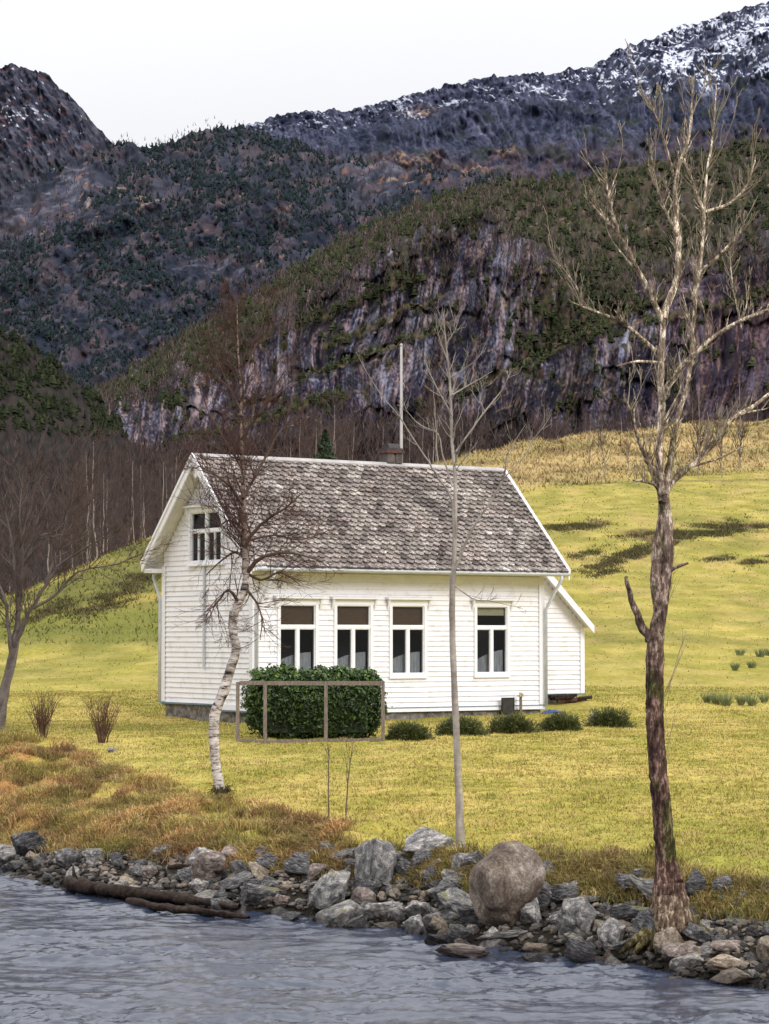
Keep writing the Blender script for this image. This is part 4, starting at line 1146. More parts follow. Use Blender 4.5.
# ------------------------------------------------------------------ trees from limbs
class Tree:
    def __init__(s, seed): s.r = random.Random(seed); s.tr = Tubes(); s.br = Tubes(); s.tw = Tubes(); s.limbs = []
    def limb(s, pts, r0, r1, sides=8, trunk=False, wob=.3, sub=3):
        """pts: list of np 3D points; subdivided smoothly"""
        P_ = np.array(pts, float); n = len(P_)
        T = np.linspace(0, n - 1, (n - 1) * sub + 1); out = []
        for t in T:   # catmull-rom
            i = min(int(t), n - 2); f = t - i
            p0 = P_[max(i - 1, 0)]; p1 = P_[i]; p2 = P_[i + 1]; p3 = P_[min(i + 2, n - 1)]
            out.append(.5 * ((2 * p1) + (-p0 + p2) * f + (2 * p0 - 5 * p1 + 4 * p2 - p3) * f ** 2 + (-p0 + 3 * p1 - 3 * p2 + p3) * f ** 3))
        out = np.array(out); m = len(out)
        rad = r0 + (r1 - r0) * np.linspace(0, 1, m) if not hasattr(r0, '__len__') else np.interp(np.linspace(0, 1, m), np.linspace(0, 1, len(r0)), r0)
        jit = np.array([[s.r.gauss(0, 1), s.r.gauss(0, 1), 0] for _ in range(m)]) * rad[:, None] * wob; jit[0] = 0
        out = out + jit; rad = rad * np.array([1 + s.r.uniform(-.07, .09) * (1 if sub < 6 else .15) for _ in range(m)])
        (s.tr if trunk else s.br).add(list(out), list(rad), sides)
        s.limbs.append((out, rad)); return out, rad
    def grow(s, p, d, ln, r, lvl, spread=.6, up=.25, kids=(3, 6), gl=(.35, .65), minr=.0015, seg=5):
        rr = s.r; pts = [p]; q = p.copy(); dd = d / np.linalg.norm(d)
        for i in range(seg - 1):
            dd = dd + np.array([rr.gauss(0, .13), rr.gauss(0, .13), rr.gauss(0, .10) + up * .18]); dd /= np.linalg.norm(dd)
            q = q + dd * ln / (seg - 1); pts.append(q)
        rad = [max(minr, r * (1 - .75 * i / (seg - 1))) for i in range(seg)]
        (s.br if r > .008 else s.tw).add(pts, rad, 5 if r > .012 else 3)
        if lvl <= 0: return
        for k in range(rr.randint(*kids)):
            t = rr.uniform(.2, .98) * (seg - 1); i = min(int(t), seg - 2); f = t - i
            b = pts[i] * (1 - f) + pts[i + 1] * f
            tan = pts[i + 1] - pts[i]; tan = tan / np.linalg.norm(tan)
            side = np.cross(tan, np.array([rr.gauss(0, 1), rr.gauss(0, 1), rr.gauss(0, 1)])); side /= np.linalg.norm(side) + 1e-9
            nd = tan + side * spread * rr.uniform(.6, 1.4) + np.array([0, 0, up * .5])
            s.grow(b, nd, ln * rr.uniform(*gl), max(minr, rad[i] * .6), lvl - 1, spread, up, kids, gl, minr, max(3, seg - 1))
    def sprout(s, out, rad, n, ln, lvl, t0=.25, **k):
        for _ in range(n):
            t = s.r.uniform(t0, .99) * (len(out) - 1); i = min(int(t), len(out) - 2); b = out[i] + (out[i + 1] - out[i]) * (t - i)
            tan = out[i + 1] - out[i]; tan /= np.linalg.norm(tan) + 1e-9
            side = np.cross(tan, np.array([s.r.gauss(0, 1), s.r.gauss(0, 1), s.r.gauss(0, 1)])); side /= np.linalg.norm(side) + 1e-9
            nd = tan * .7 + side * s.r.uniform(.5, 1.1) + np.array([0, 0, k.get('up', .25)])
            s.grow(b, nd, ln * s.r.uniform(.5, 1.2) * (1.15 - .6 * t / len(out)), min(rad[i] * .55, k.get('rmax', .02)), lvl, **{a: v for a, v in k.items() if a != 'rmax'})

def px_limb(pl, d0, dstart, drift):
    """pixel polyline -> world, depth drifting away from d0"""
    n = len(pl); return [P(x, y, d0 + dstart + drift * i / max(1, n - 1)) for i, (x, y) in enumerate(pl)]

def bark_mat(name, stops, scale, stretch, vor=True, bs=.8, bd=.03):
    m, nt, b = mat_new(name)
    n = noise_node(nt, scale, 7, .75, stretch); n2 = noise_node(nt, scale * .35, 4, .6)
    c = mul(nt, attr(nt), ramp(nt, n, stops)); c = mul(nt, c, ramp(nt, n2, [(.3, (.8, .8, .8)), (.7, (1.15, 1.15, 1.15))]))
    nt.links.new(c, b.inputs['Base Color']); b.inputs['Roughness'].default_value = .9; b.inputs['Specular IOR Level'].default_value = .15
    bump(nt, b, n, bs, bd); return m
M['bark_old'] = bark_mat('scaly_old_bark', [(.38, (.30, .25, .23)), (.46, (.75, .66, .62)), (.53, (1.15, 1.08, 1.05)), (.585, (3.0, 3.0, 3.0))], 24, (1, 1, .35), bs=1, bd=.05)
M['bark_birch'] = bark_mat('birch_bark', [(.40, (.06, .05, .05)), (.47, (.55, .50, .48)), (.53, (1, 1, 1)), (.8, (1.15, 1.12, 1.1))], 8, (.7, .7, 2.4), bs=.5, bd=.02)
M['bark_thin'] = bark_mat('smooth_grey_bark', [(.3, (.6, .58, .56)), (.6, (1, 1, 1)), (.8, (1.3, 1.3, 1.28))], 9, (1, 1, 2), bs=.3, bd=.005)

# --- the big half-dead tree near the water
def big_tree():
    t = Tree(3)
    base = hit(675, 943); d0 = base.y
    root = empty('riverside_tree', base, label='tall weathered leafless tree with bare dead limbs and scaly dark trunk at the water', cat='tree')
    C = lambda l: [(500 + x / 2.439, 60 + y / 2.439) for x, y in l]
    u = d0 / F
    def L_(pl, r0, r1, drift=.3, ds=0., **k): return t.limb(px_limb(pl, d0, ds, drift), r0 * u * .88 if not hasattr(r0, '__len__') else [a * u for a in r0], r1 * u * .7 if r1 is not None else None, **k)
    t.sub = 14
    L_([(676, 952), (672, 925), (669, 890), (666, 860), (661, 800), (656, 745), (655, 700), (655, 660), (657, 628), (663, 600), (665, 575)], [15, 22, 16, 10.6, 9.2, 8.7, 8.7, 9.2, 7.4, 5.4, 2], None, 0, sides=40, trunk=True, wob=.03, sub=12)
    tr2, rd2 = L_([(657, 634), (660, 610), (656, 580), (660, 540), (664, 505), (660, 480), (659, 440)], [6.5, 6.6, 5.9, 5.6, 5.3, 5.0, 2.5], None, .1, sides=28, trunk=True, wob=.03, sub=10)
    L_([(661, 612), (665, 585), (668, 560), (667, 520), (664, 490), (668, 470), (674, 452)], [4.6, 5.4, 5.4, 5.4, 4.8, 3.8, 2], None, .05, sides=24, trunk=True, wob=.03, sub=10)
    limbs = []
    limbs.append(L_(C([(400, 1060), (388, 970), (393, 880), (393, 760), (398, 640)]), 4.9, 4.2, .1, sides=12, wob=.12))
    limbs.append(L_([(650, 640), (640, 622), (631, 600), (626, 577)], 6, 2.6, -.2, sides=9, wob=.15))          # broken stub
    limbs.append(L_(C([(398, 640), (350, 540), (290, 430), (240, 370), (207, 338)]), 3.6, 1.3, -.5, sides=8))
    limbs.append(L_(C([(290, 430), (265, 340), (255, 255)]), 2.2, 1.4, -.3, ds=-.3))
    limbs.append(L_(C([(400, 630), (435, 520), (432, 400), (430, 290), (455, 210), (468, 130), (470, 40)]), 4.2, .9, .3, sides=8))
    limbs.append(L_(C([(432, 430), (385, 320), (362, 190)]), 2.0, .9, -.4))
    limbs.append(L_(C([(430, 300), (385, 150), (352, 80)]), 2.0, .7, -.4, ds=.2))
    limbs.append(L_(C([(400, 1080), (412, 990), (430, 880), (462, 760), (472, 620), (492, 480), (497, 380), (470, 300), (450, 240)]), 3.8, 1.0, .6, sides=8))
    limbs.append(L_(C([(497, 400), (505, 280), (520, 180), (527, 60)]), 1.8, .7, .4, ds=.5))
    limbs.append(L_(C([(395, 1080), (425, 1025), (470, 985), (520, 940), (560, 880), (610, 850), (675, 800), (760, 740)]), 4.2, 1.8, .9, sides=10))
    limbs.append(L_(C([(393, 830), (425, 775), (480, 712), (560, 650), (656, 610), (740, 590)]), 4.0, 1.6, -.7, sides=8))
    limbs.append(L_(C([(470, 585), (490, 520), (520, 490), (570, 440), (600, 400)]), 2.6, 1.0, -.5))
    limbs.append(L_(C([(492, 372), (560, 350), (605, 300), (625, 230)]), 1.9, .8, .5, ds=.5))
    limbs.append(L_(C([(378, 708), (300, 640), (250, 620), (172, 590)]), 2.6, 1.1, -.6))
    limbs.append(L_(C([(200, 600), (185, 550), (138, 492)]), 1.3, .7, -.1, ds=-.5))
    limbs.append(L_(C([(385, 738), (335, 735), (285, 747)]), 1.9, 1.1, -.3))
    limbs.append(L_(C([(375, 1010), (340, 935), (310, 832)]), 3.0, 1.4, -.5))
    limbs.append(L_(C([(590, 660), (570, 560), (560, 480)]), 1.0, .5, .2, ds=-.3))
    limbs.append(L_(C([(480, 970), (530, 920), (535, 870)]), 1.5, .8, -.3, ds=.3))
    limbs.append(L_([(668, 572), (677, 567), (688, 563)], 3, 1.5, -.1))
    limbs.append(L_([(662, 495), (655, 485), (645, 482), (633, 480)], 2.4, 1.2, -.2))
    for i, (o, r) in enumerate(limbs):
        if i in (1, 15, 19): continue
        Ln = np.linalg.norm(o[-1] - o[0])
        t.sprout(o, r, int(7 + Ln * 13), .26, 1, t0=.10, spread=.5, up=.6, kids=(1, 4), gl=(.3, .6), minr=.0029, rmax=.009)
        t.sprout(o, r, int(1 + Ln * 1.6), .65, 2, t0=.25, spread=.45, up=.7, kids=(1, 4), gl=(.3, .6), minr=.0034, rmax=.016)
    # thin suckers along the lower trunk
    for i in range(9):
        y = random.uniform(560, 800); b = P(656 + random.uniform(3, 10), y, d0); t.grow(b, np.array([.5, random.gauss(0, .3), 1.2]), random.uniform(.35, .75), .005, 1, spread=.4, up=.6, kids=(0, 2), minr=.002)
    def colf(V):
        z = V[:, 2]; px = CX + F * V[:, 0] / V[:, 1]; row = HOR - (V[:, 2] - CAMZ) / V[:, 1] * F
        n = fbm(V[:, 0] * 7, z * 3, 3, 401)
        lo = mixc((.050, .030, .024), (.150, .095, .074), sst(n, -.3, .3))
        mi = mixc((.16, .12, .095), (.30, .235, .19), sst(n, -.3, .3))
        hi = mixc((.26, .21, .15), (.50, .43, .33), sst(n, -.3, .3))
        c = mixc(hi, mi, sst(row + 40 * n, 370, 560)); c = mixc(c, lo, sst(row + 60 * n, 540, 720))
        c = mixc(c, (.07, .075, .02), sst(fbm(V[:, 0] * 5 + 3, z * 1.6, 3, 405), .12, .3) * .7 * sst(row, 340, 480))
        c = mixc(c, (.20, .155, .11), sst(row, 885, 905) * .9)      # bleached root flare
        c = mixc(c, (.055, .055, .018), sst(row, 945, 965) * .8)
        return c
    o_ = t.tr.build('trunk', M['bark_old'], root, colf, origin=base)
    nv = len(o_.data.vertices); cc = np.empty(nv * 3, np.float32); o_.data.vertices.foreach_get('co', cc); cc = cc.reshape(-1, 3)
    nn_ = .016 * fbm(cc[:, 0] * 16 + cc[:, 1] * 9, cc[:, 2] * 3.5, 4, 461, .65) * 1.4; cc[:, 0] += nn_ * np.sign(noise(cc[:, 1] * 12, cc[:, 2] * 5, 5)); cc[:, 1] += .016 * 1.4 * fbm(cc[:, 0] * 18, cc[:, 2] * 4, 4, 462, .65); o_.data.vertices.foreach_set('co', cc.ravel()); o_.data.update()
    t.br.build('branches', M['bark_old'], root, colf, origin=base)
    def tcol(V): return mixc((.20, .16, .11), (.36, .30, .21), _hash(np.floor(V[:, 0] * 30), np.floor(V[:, 2] * 30), 5))
    t.tw.build('twigs', M['stick'], root, tcol, origin=base)
    # mossy roots
    mb = MB()
    for a, l in ((-.2, .5), (.5, .45), (1.1, .3), (2.6, .45), (3.3, .5), (3.9, .35)):
        dx, dy = math.cos(a) * l, -abs(math.sin(a)) * l * .5 if a > 2 else math.sin(a) * l * .4
        mb.tube([(dx * .15, dy * .15, .32), (dx * .45, dy * .5, .12), (dx * .8, dy * .8, .03), (dx * 1.15, dy * 1.1, -.12)], [.08, .075, .05, .02], 9, c=(.10, .085, .04))
    mb.build('roots', M['bark_old'], root, True, useC=True)
big_tree()

# --- white birch before the house
def birch():
    t = Tree(8); base = hit(221, 795); d0 = base.y; u = d0 / F
    root = empty('birch_tree', base, label='crooked white barked birch with fine dark twigs before the gable', cat='tree')
    tp = [(222, 802), (219, 785), (214, 745), (215, 715), (224, 690), (232, 665), (236, 648), (233, 632), (233, 616), (239, 602), (245, 588), (246, 572)]
    t.limb(px_limb(tp, d0, 0, 0), [a * u for a in (6.4, 5.2, 4.9, 5.2, 5.3, 4.8, 4.5, 4.3, 4.9, 4.2, 3.8, 3.3)], None, sides=14, trunk=True, wob=.06)
    ld, lr = t.limb(px_limb([(246, 574), (245, 540), (243, 505), (243, 470), (241, 430), (241, 395), (238, 350), (237, 305)], d0, 0, .2), [a * u for a in (4.2, 2.8, 2.2, 1.9, 1.5, 1.2, .8, .4)], None, sides=8, trunk=True, wob=.1)
    Ls = [([(246, 574), (256, 562), (268, 555), (292, 553), (318, 560)], 2.6, .7, -.5), ([(245, 548), (252, 535), (266, 520), (284, 509), (303, 492)], 2.2, .6, -.4),
          ([(243, 505), (230, 486), (214, 474), (200, 466)], 1.8, .5, -.4), ([(243, 498), (254, 478), (268, 452), (281, 430), (296, 415)], 1.8, .5, .4),
          ([(240, 604), (228, 590), (217, 603), (205, 612)], 1.8, .5, -.6), ([(245, 588), (255, 600), (262, 618), (260, 640)], 1.5, .4, -.5),
          ([(246, 560), (236, 552), (222, 560), (206, 575)], 1.6, .5, .4), ([(243, 470), (225, 440), (210, 415), (200, 390)], 1.5, .4, .5),
          ([(241, 440), (258, 415), (272, 390), (290, 365)], 1.4, .4, -.4), ([(241, 410), (226, 380), (215, 350), (208, 325)], 1.2, .3, .3), ([(240, 380), (254, 350), (262, 325), (268, 300)], 1.1, .3, .3),
          ([(246, 572), (262, 580), (280, 572), (300, 585)], 1.7, .4, .5), ([(244, 530), (230, 520), (218, 525), (200, 515)], 1.3, .3, .2), ([(250, 540), (275, 535), (300, 540), (330, 530)], 1.3, .3, .6)]
    lim = [t.limb(px_limb(a, d0, 0, dr), r0 * u, r1 * u, sides=6, wob=.3) for a, r0, r1, dr in Ls]
    for o, r in lim:
        t.sprout(o, r, 13, .62, 2, t0=.12, spread=.6, up=.18, kids=(3, 6), gl=(.4, .7), minr=.0021, rmax=.010)
    t.sprout(ld, lr, 70, .85, 2, t0=.05, spread=.55, up=.35, kids=(3, 6), gl=(.4, .7), minr=.0021, rmax=.011)
    def colf(V):
        row = HOR - (V[:, 2] - CAMZ) / V[:, 1] * F; n = fbm(V[:, 0] * 9, V[:, 2] * 6, 3, 411)
        c = mixc((.50, .45, .42), (.66, .60, .56), sst(n, -.3, .3)); c = mixc((.26, .19, .15), c, sst(row, 540, 610))
        for rr_, w in ((619, 4), (650, 4), (672, 3), (700, 2.5), (588, 3)): c = mixc(c, (.035, .028, .025), np.exp(-((row - rr_) / w) ** 2) * sst(n, -.25, .15) * .9)
        c = mixc(c, (.06, .05, .035), sst(row, 782, 796)); return c
    t.tr.build('trunk', M['bark_birch'], root, colf, origin=base)
    t.br.build('branches', M['bark_thin'], root, lambda V: mixc((.075, .045, .038), (.13, .085, .07), _hash(np.floor(V[:, 0] * 9), np.floor(V[:, 2] * 9), 6)), origin=base)
    t.tw.build('twigs', M['stick'], root, lambda V: mixc((.060, .030, .028), (.12, .068, .055), _hash(np.floor(V[:, 0] * 20), np.floor(V[:, 2] * 20), 7)), origin=base)
    mb = MB(); r = random.Random(2)
    for i in range(40):
        a = r.uniform(0, 6.28); mb.tube([(.05 * math.cos(a), .05 * math.sin(a), -.03), (.11 * math.cos(a), .10 * math.sin(a), .04 + r.uniform(0, .10)), (.2 * math.cos(a) + r.gauss(0, .02), .15 * math.sin(a), .02 + r.uniform(-.05, .13))], [.024, .011, .002], 5, c=(.075, .06, .03))
    mb.build('root_tangle', M['stick'], root, useC=True)
birch()

# --- slender pale tree in the middle
def slender():
    t = Tree(5); base = hit(460, 847); d0 = base.y; u = d0 / F
    root = empty('slender_tree', base, label='slender straight pale grey leafless tree standing among the bank stones', cat='tree')
    t.limb(px_limb([(461, 856), (459.5, 820), (458, 770), (455, 700), (452.5, 640), (452, 600), (453.5, 573)], d0, 0, 0), [a * u for a in (5.0, 4.1, 3.7, 3.3, 3.1, 2.9, 3.1)], None, sides=12, trunk=True, wob=.05)
    ld, lr = t.limb(px_limb([(453.5, 573), (455, 530), (455, 476), (452, 442), (451, 408), (449.5, 377), (446, 345), (443, 312)], d0, 0, .1), [a * u for a in (2.5, 2.1, 1.8, 1.6, 1.4, 1.1, .8, .4)], None, sides=8, trunk=True, wob=.08)
    Ls = [([(453, 573), (472, 530), (490, 502), (504, 478), (507, 455), (526, 424)], 1.7, .6, -.4), ([(453, 560), (452, 502), (438, 478), (429, 463), (412, 437), (399, 416), (381, 395), (365, 369), (356, 352)], 1.5, .5, -.5),
          ([(452, 486), (443, 455), (438, 434), (420, 425), (407, 411), (404, 402)], 1.1, .4, .4), ([(456, 452), (472, 429), (490, 405), (502, 390), (509.5, 374)], 1.3, .5, .3),
          ([(452, 416), (438, 390), (429, 372), (424, 357)], 1.1, .4, -.2), ([(452, 395), (474, 382), (493, 371)], 1.0, .4, .3), ([(450, 378), (474, 362), (483, 350)], .9, .3, -.2), ([(448, 362), (440, 340), (436, 325)], .8, .3, .2), ([(504, 478), (525, 455), (533, 440), (545, 425), (552, 412)], .8, .3, -.2), ([(485, 412), (480, 398), (486, 386)], .8, .3, 0), ([(446, 345), (455, 330), (459, 318)], .7, .3, 0), ([(454, 585), (466, 594), (476, 600), (490, 601), (520, 608)], .9, .5, -.4)]
    for a, r0, r1, dr in Ls:
        o, r = t.limb(px_limb(a, d0, 0, dr), r0 * u * .9, r1 * u * .45, sides=6, wob=.3)
        t.sprout(o, r, 9, .28, 1, t0=.25, spread=.5, up=.5, kids=(1, 3), gl=(.3, .6), minr=.0022, rmax=.007)
    t.sprout(ld, lr, 26, .42, 1, t0=.3, spread=.5, up=.5, kids=(1, 4), gl=(.3, .6), minr=.0022, rmax=.008)
    colf = lambda V: mixc((.28, .24, .205), (.44, .39, .34), sst(fbm(V[:, 0] * 8, V[:, 2] * 4, 3, 421), -.3, .3))
    for g_ in t.tw.g: t.br.g.setdefault(g_, []).extend(t.tw.g[g_])
    t.tr.build('trunk', M['bark_thin'], root, colf, origin=base); t.br.build('branches', M['bark_thin'], root, lambda V: colf(V) * .92, origin=base)
slender()

# --- dark many-stemmed tree at the left
def left_tree():
    t = Tree(12); base = hit(-2, 729); d0 = base.y; u = d0 / F
    root = empty('leaning_tree', base, label='dark bare leaning tree with many fine rising limbs on the meadow edge', cat='tree')
    C = lambda l: [(x / 2.56, 400 + y / 2.56) for x, y in l]
    t.limb(px_limb(C([(-8, 860), (5, 780), (22, 700), (38, 620), (44, 580), (49, 530)]), d0, 0, 0), [a * u for a in (6.8, 5.5, 4.8, 4.2, 3.2, 1)], None, sides=12, trunk=True, wob=.08)
    Ls = [([(34, 645), (44, 580), (50, 500), (70, 400), (95, 310), (130, 240)], 3.3, .6, .5), ([(34, 645), (50, 600), (75, 545), (120, 470), (150, 425), (200, 390), (270, 350)], 3.0, .6, -.6), ([(48, 540), (38, 440), (28, 350), (5, 250)], 2.4, .5, .3),
          ([(50, 500), (58, 400), (50, 300), (60, 180)], 2.0, .4, -.4), ([(80, 535), (140, 500), (200, 440), (300, 420), (340, 400)], 1.8, .4, -.5), ([(30, 670), (24, 600), (10, 500), (-30, 420), (-70, 300)], 2.6, .5, -.3), ([(115, 470), (150, 380), (170, 300), (200, 230)], 1.6, .4, .4), ([(20, 530), (-20, 480), (-80, 440)], 1.8, .4, .5), ([(70, 400), (100, 350), (150, 330), (210, 250)], 1.4, .3, .3)]
    for a, r0, r1, dr in Ls:
        o, r = t.limb(px_limb(C(a), d0, 0, dr), r0 * u, r1 * u, sides=6, wob=.3)
        t.sprout(o, r, 20, .95, 2, t0=.2, spread=.5, up=.3, kids=(3, 5), gl=(.4, .65), minr=.0032, rmax=.013)
    t.tr.build('trunk', M['bark_thin'], root, lambda V: mixc((.10, .08, .075), (.19, .16, .15), sst(fbm(V[:, 0] * 6, V[:, 2] * 4, 3, 431), -.3, .3)), origin=base)
    t.br.build('branches', M['bark_thin'], root, lambda V: mixc((.09, .07, .065), (.17, .145, .13), _hash(np.floor(V[:, 0] * 9), np.floor(V[:, 2] * 9), 6)), origin=base)
    t.tw.build('twigs', M['stick'], root, lambda V: mixc((.065, .042, .036), (.13, .09, .078), _hash(np.floor(V[:, 0] * 20), np.floor(V[:, 2] * 20), 9)), origin=base)
left_tree()

# --- thin saplings on the lawn
def sapling(px, py, top, seed, label, lean=0):
    t = Tree(seed); base = hit(px, py); d0 = base.y; u = d0 / F; h = py - top
    root = empty('bare_sapling', base, label=label, cat='sapling')
    o, r = t.limb(px_limb([(px, py + 3), (px + lean * .3, py - h * .4), (px + lean * .6, py - h * .7), (px + lean, top)], d0, 0, .05), 1.0 * u, .35 * u, sides=6, trunk=True, wob=.3)
    t.sprout(o, r, 7, .30, 1, t0=.35, spread=.35, up=.9, kids=(0, 2), minr=.0025, rmax=.005)
    c = lambda V: mixc((.10, .07, .055), (.2, .15, .12), _hash(np.floor(V[:, 0] * 30), np.floor(V[:, 2] * 30), 9))
    for g_ in t.tw.g: t.tr.g.setdefault(g_, []).extend(t.tw.g[g_])
    t.tr.build('stem', M['stick'], root, c, origin=base)
sapling(328, 826, 745, 71, 'thin upright leafless sapling on the lawn below the hedge', 1)
sapling(345, 826, 742, 72, 'thin leafless sapling leaning outward on the lawn below the hedge', 8)

# ------------------------------------------------------------------ wood behind: prototypes and copies
def proto_tree(seed, h, spread, name='bare_birch'):
    t = Tree(seed); r = t.r
    root = empty(name, (0, 0, 0))
    lean = r.uniform(-.06, .06) * h
    o, rd = t.limb([np.array([0, 0, -.3]), np.array([lean * .2 + r.gauss(0, .05), 0, h * .3]), np.array([lean * .6, r.gauss(0, .1), h * .62]), np.array([lean, 0, h])], [.010 * h, .0075 * h, .004 * h, .0015 * h], None, sides=6, trunk=True, wob=1.1)
    t.sprout(o, rd, 26, h * .34, 2, t0=.18, spread=spread, up=.40, kids=(2, 4), gl=(.4, .65), minr=.010, rmax=.05)
    t.tr.build('trunk', M['bark_pale'], root)
    for g in t.br.g: t.tw.g.setdefault(g, []).extend(t.br.g[g])
    t.tw.build('crown', M['twig'], root); return root
protos = [proto_tree(501, 8, .6), proto_tree(502, 9, .5), proto_tree(503, 7, .7), proto_tree(504, 10, .5), proto_tree(505, 6.5, .8)]
def place_proto(k, px, d, hpx, label, group, used={}):
    X = (px - CX) / F * d; z = tz(X, d)
    h = (8, 9, 7, 10, 6.5)[k]; s = hpx / F * d / h
    if not used.get(k): o = protos[k]; used[k] = 1
    else: o = copy_tree(protos[k])
    o.location = (X, d, z); o.scale = (s, s, s); o.rotation_euler = (0, 0, random.uniform(0, 6.28)); prop(o, label, 'tree', group)
    return o
GW = 'bare birches in the wood behind the mound'
seen = [(94, 152, 135, 'pale straight birch standing tallest on the mound edge left of the house'.replace(' left of the house', ' by the house')), (128, 156, 70, 'pale forked birch on the mound edge between the tall birch and gable'), (145, 160, 78, 'pale leaning birch close to the house gable'), (172, 175, 95, 'slim birch rising just behind the gable rake')]
for i, (px, d, hp, lb) in enumerate(seen): place_proto(i, px, d, hp, lb, None)
rr = random.Random(77)
for i in range(26):
    px = rr.uniform(-50, 180); ds = float(np.interp(px, [0, 160], [125, 140])); place_proto(rr.randrange(5), px, ds + rr.uniform(4, 75), rr.uniform(70, 130), 'leafless birch with thin brown crown in the wood on the mound', GW)
for i in range(44):
    px = rr.uniform(180, 445); place_proto(rr.randrange(5), px, rr.uniform(190, 330), rr.uniform(62, 105), 'leafless purple brown birch in the wood beyond the slate roof', 'bare birches in the wood beyond the roof')
for px, y, hp, lb in ((605, 477, 62, 'small bare tree at the foot of the brown hillock nearest the house'), (590, 470, 48, 'thin bare tree just above the small hillock foot tree'), (629, 470, 40, 'short bare tree between the hillock foot trees'), (700, 476, 95, 'tall bare tree on the hillock behind the big weathered tree'), (722, 478, 70, 'bare tree on the hillock beyond the weathered tree limbs'), (741, 470, 90, 'outermost tall bare tree on the hillock')):
    q = hit(px, y); place_proto(rr.randrange(5), px, q.y, hp, lb, None)
for i in range(16):
    px = rr.uniform(470, 790); place_proto(rr.randrange(5), px, rr.uniform(305, 345), rr.uniform(35, 75), 'leafless tree on the crest behind the brown hillock', 'bare trees on the hillock crest')

# conifer behind the roof
def conifer(px, d, top, base_y, label, seed):
    r = np.random.default_rng(seed); X = (px - CX) / F * d; z = tz(X, d); h = CAMZ + float(tanel(top)) * d - z
    root = empty('conifer_tree', (X, d, z), label=label, cat='tree')
    n = 5200; t = r.random(n) ** .8; rad = (1 - t) ** .85 * h * .26 * (1 + .25 * np.sin(t * 60)) * r.uniform(.45, 1.08, n); a = r.uniform(0, 6.28, n)
    c = np.stack([rad * np.cos(a), rad * np.sin(a), h * (.08 + .92 * t)], 1)
    out = np.stack([np.cos(a), np.sin(a), np.full(n, .1)], 1) + r.normal(0, .4, (n, 3)); out /= np.linalg.norm(out, axis=1, keepdims=True)
    V, Q, C = leaves(c, out, .16, mixc((.012, .026, .010), (.055, .085, .03), r.random(n) * np.clip(rad / (h * .2), .2, 1)), r, .45)
    mesh_np('crown', V, Q, M['leaf'], C, False, root)
    MB().tube([(0, 0, -.3), (0, 0, h * .5), (0, 0, h * .95)], [.16, .09, .02], 8).build('trunk', M['wood'], root)
conifer(325, 150, 431, 0, 'small dark green conifer showing above the slate roof', 5)
#conifer(8, 190, 372, 0, 'dark spruce at the picture edge beyond the mound'.replace('picture edge', 'wood edge'), 6)

# ------------------------------------------------------------------ grass
def blades(name, label, X, Y, h, w, bend, cols, seed, segs=1):
    r = np.random.default_rng(seed); n = len(X); Z = terrain(X, Y) - .01
    a = r.uniform(0, 6.28, n); dx = np.cos(a) * w; dy = np.sin(a) * w
    b = r.uniform(0, 6.28, n); bx = np.cos(b) * bend * h; by = np.sin(b) * bend * h
    base = np.stack([X, Y, Z], 1); s = np.stack([dx, dy, 0 * dx], 1)
    if segs == 1:
        V = np.stack([base - s, base + s, base + np.stack([bx, by, h], 1)], 1).reshape(-1, 3); Fc = [np.arange(3 * n).reshape(n, 3)]; C = np.repeat(cols, 3, 0).reshape(n, 3, 3); C[:, :2] *= .85
    else:
        m = base + np.stack([bx * .3, by * .3, h * .62], 1); tp = base + np.stack([bx, by, h * (1 - .35 * np.clip(bend, 0, 1))], 1)
        V = np.stack([base - s, base + s, m + s * .7, m - s * .7, tp], 1).reshape(-1, 3); i = np.arange(n)[:, None] * 5
        Fc = [i + np.array([[0, 1, 2, 3]]), i + np.array([[3, 2, 4]])]; C = np.repeat(cols, 5, 0).reshape(n, 5, 3); C[:, :2] *= .6
    o = mesh_np(name, V, Fc, M['grass'], C.reshape(-1, 3)); prop(o, label, 'grass', kind='stuff'); return o

def lawn():
    r = np.random.default_rng(91); n = 330000
    Y = 24 + 40 * r.random(n) ** 1.35; px = r.uniform(-70, 840, n); X = (px - CX) / F * Y
    s = Y - shore(X); se = np.interp(X, [-5.4, -2.5, 0, 3], [1.5, 1.6, 1.9, 2.9]); k = s > se * .95
    # keep the house footprint clear
    c, s_ = math.cos(-HR), math.sin(-HR); lx = c * (X - HX) - s_ * (Y - HY); ly = s_ * (X - HX) + c * (Y - HY)
    k &= ~((lx > -.1) & (lx < L + AW) & (ly > -.05) & (ly < WD))
    X, Y = X[k], Y[k]; n = len(X)
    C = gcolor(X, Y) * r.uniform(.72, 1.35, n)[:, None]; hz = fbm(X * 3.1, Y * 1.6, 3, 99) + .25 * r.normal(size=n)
    C = mixc(C, (.50, .34, .16), sst(hz, .12, .5) * .75); C = mixc(C, (.23, .255, .05), sst(-hz, .15, .5) * .6); C = mixc(C, (.16, .11, .05), (r.random(n) < .09) * .7)
    tall = fbm(X * 1.2, Y * 1.2, 3, 95)
    blades('lawn_grass', 'short yellow green grass of the lawn in front of the house', X, Y, (.022 + .03 * r.random(n)) * (1 + .9 * np.clip(tall, -.5, 1)), .0075 * (1 + Y / 60), .6, C, 92)
lawn()

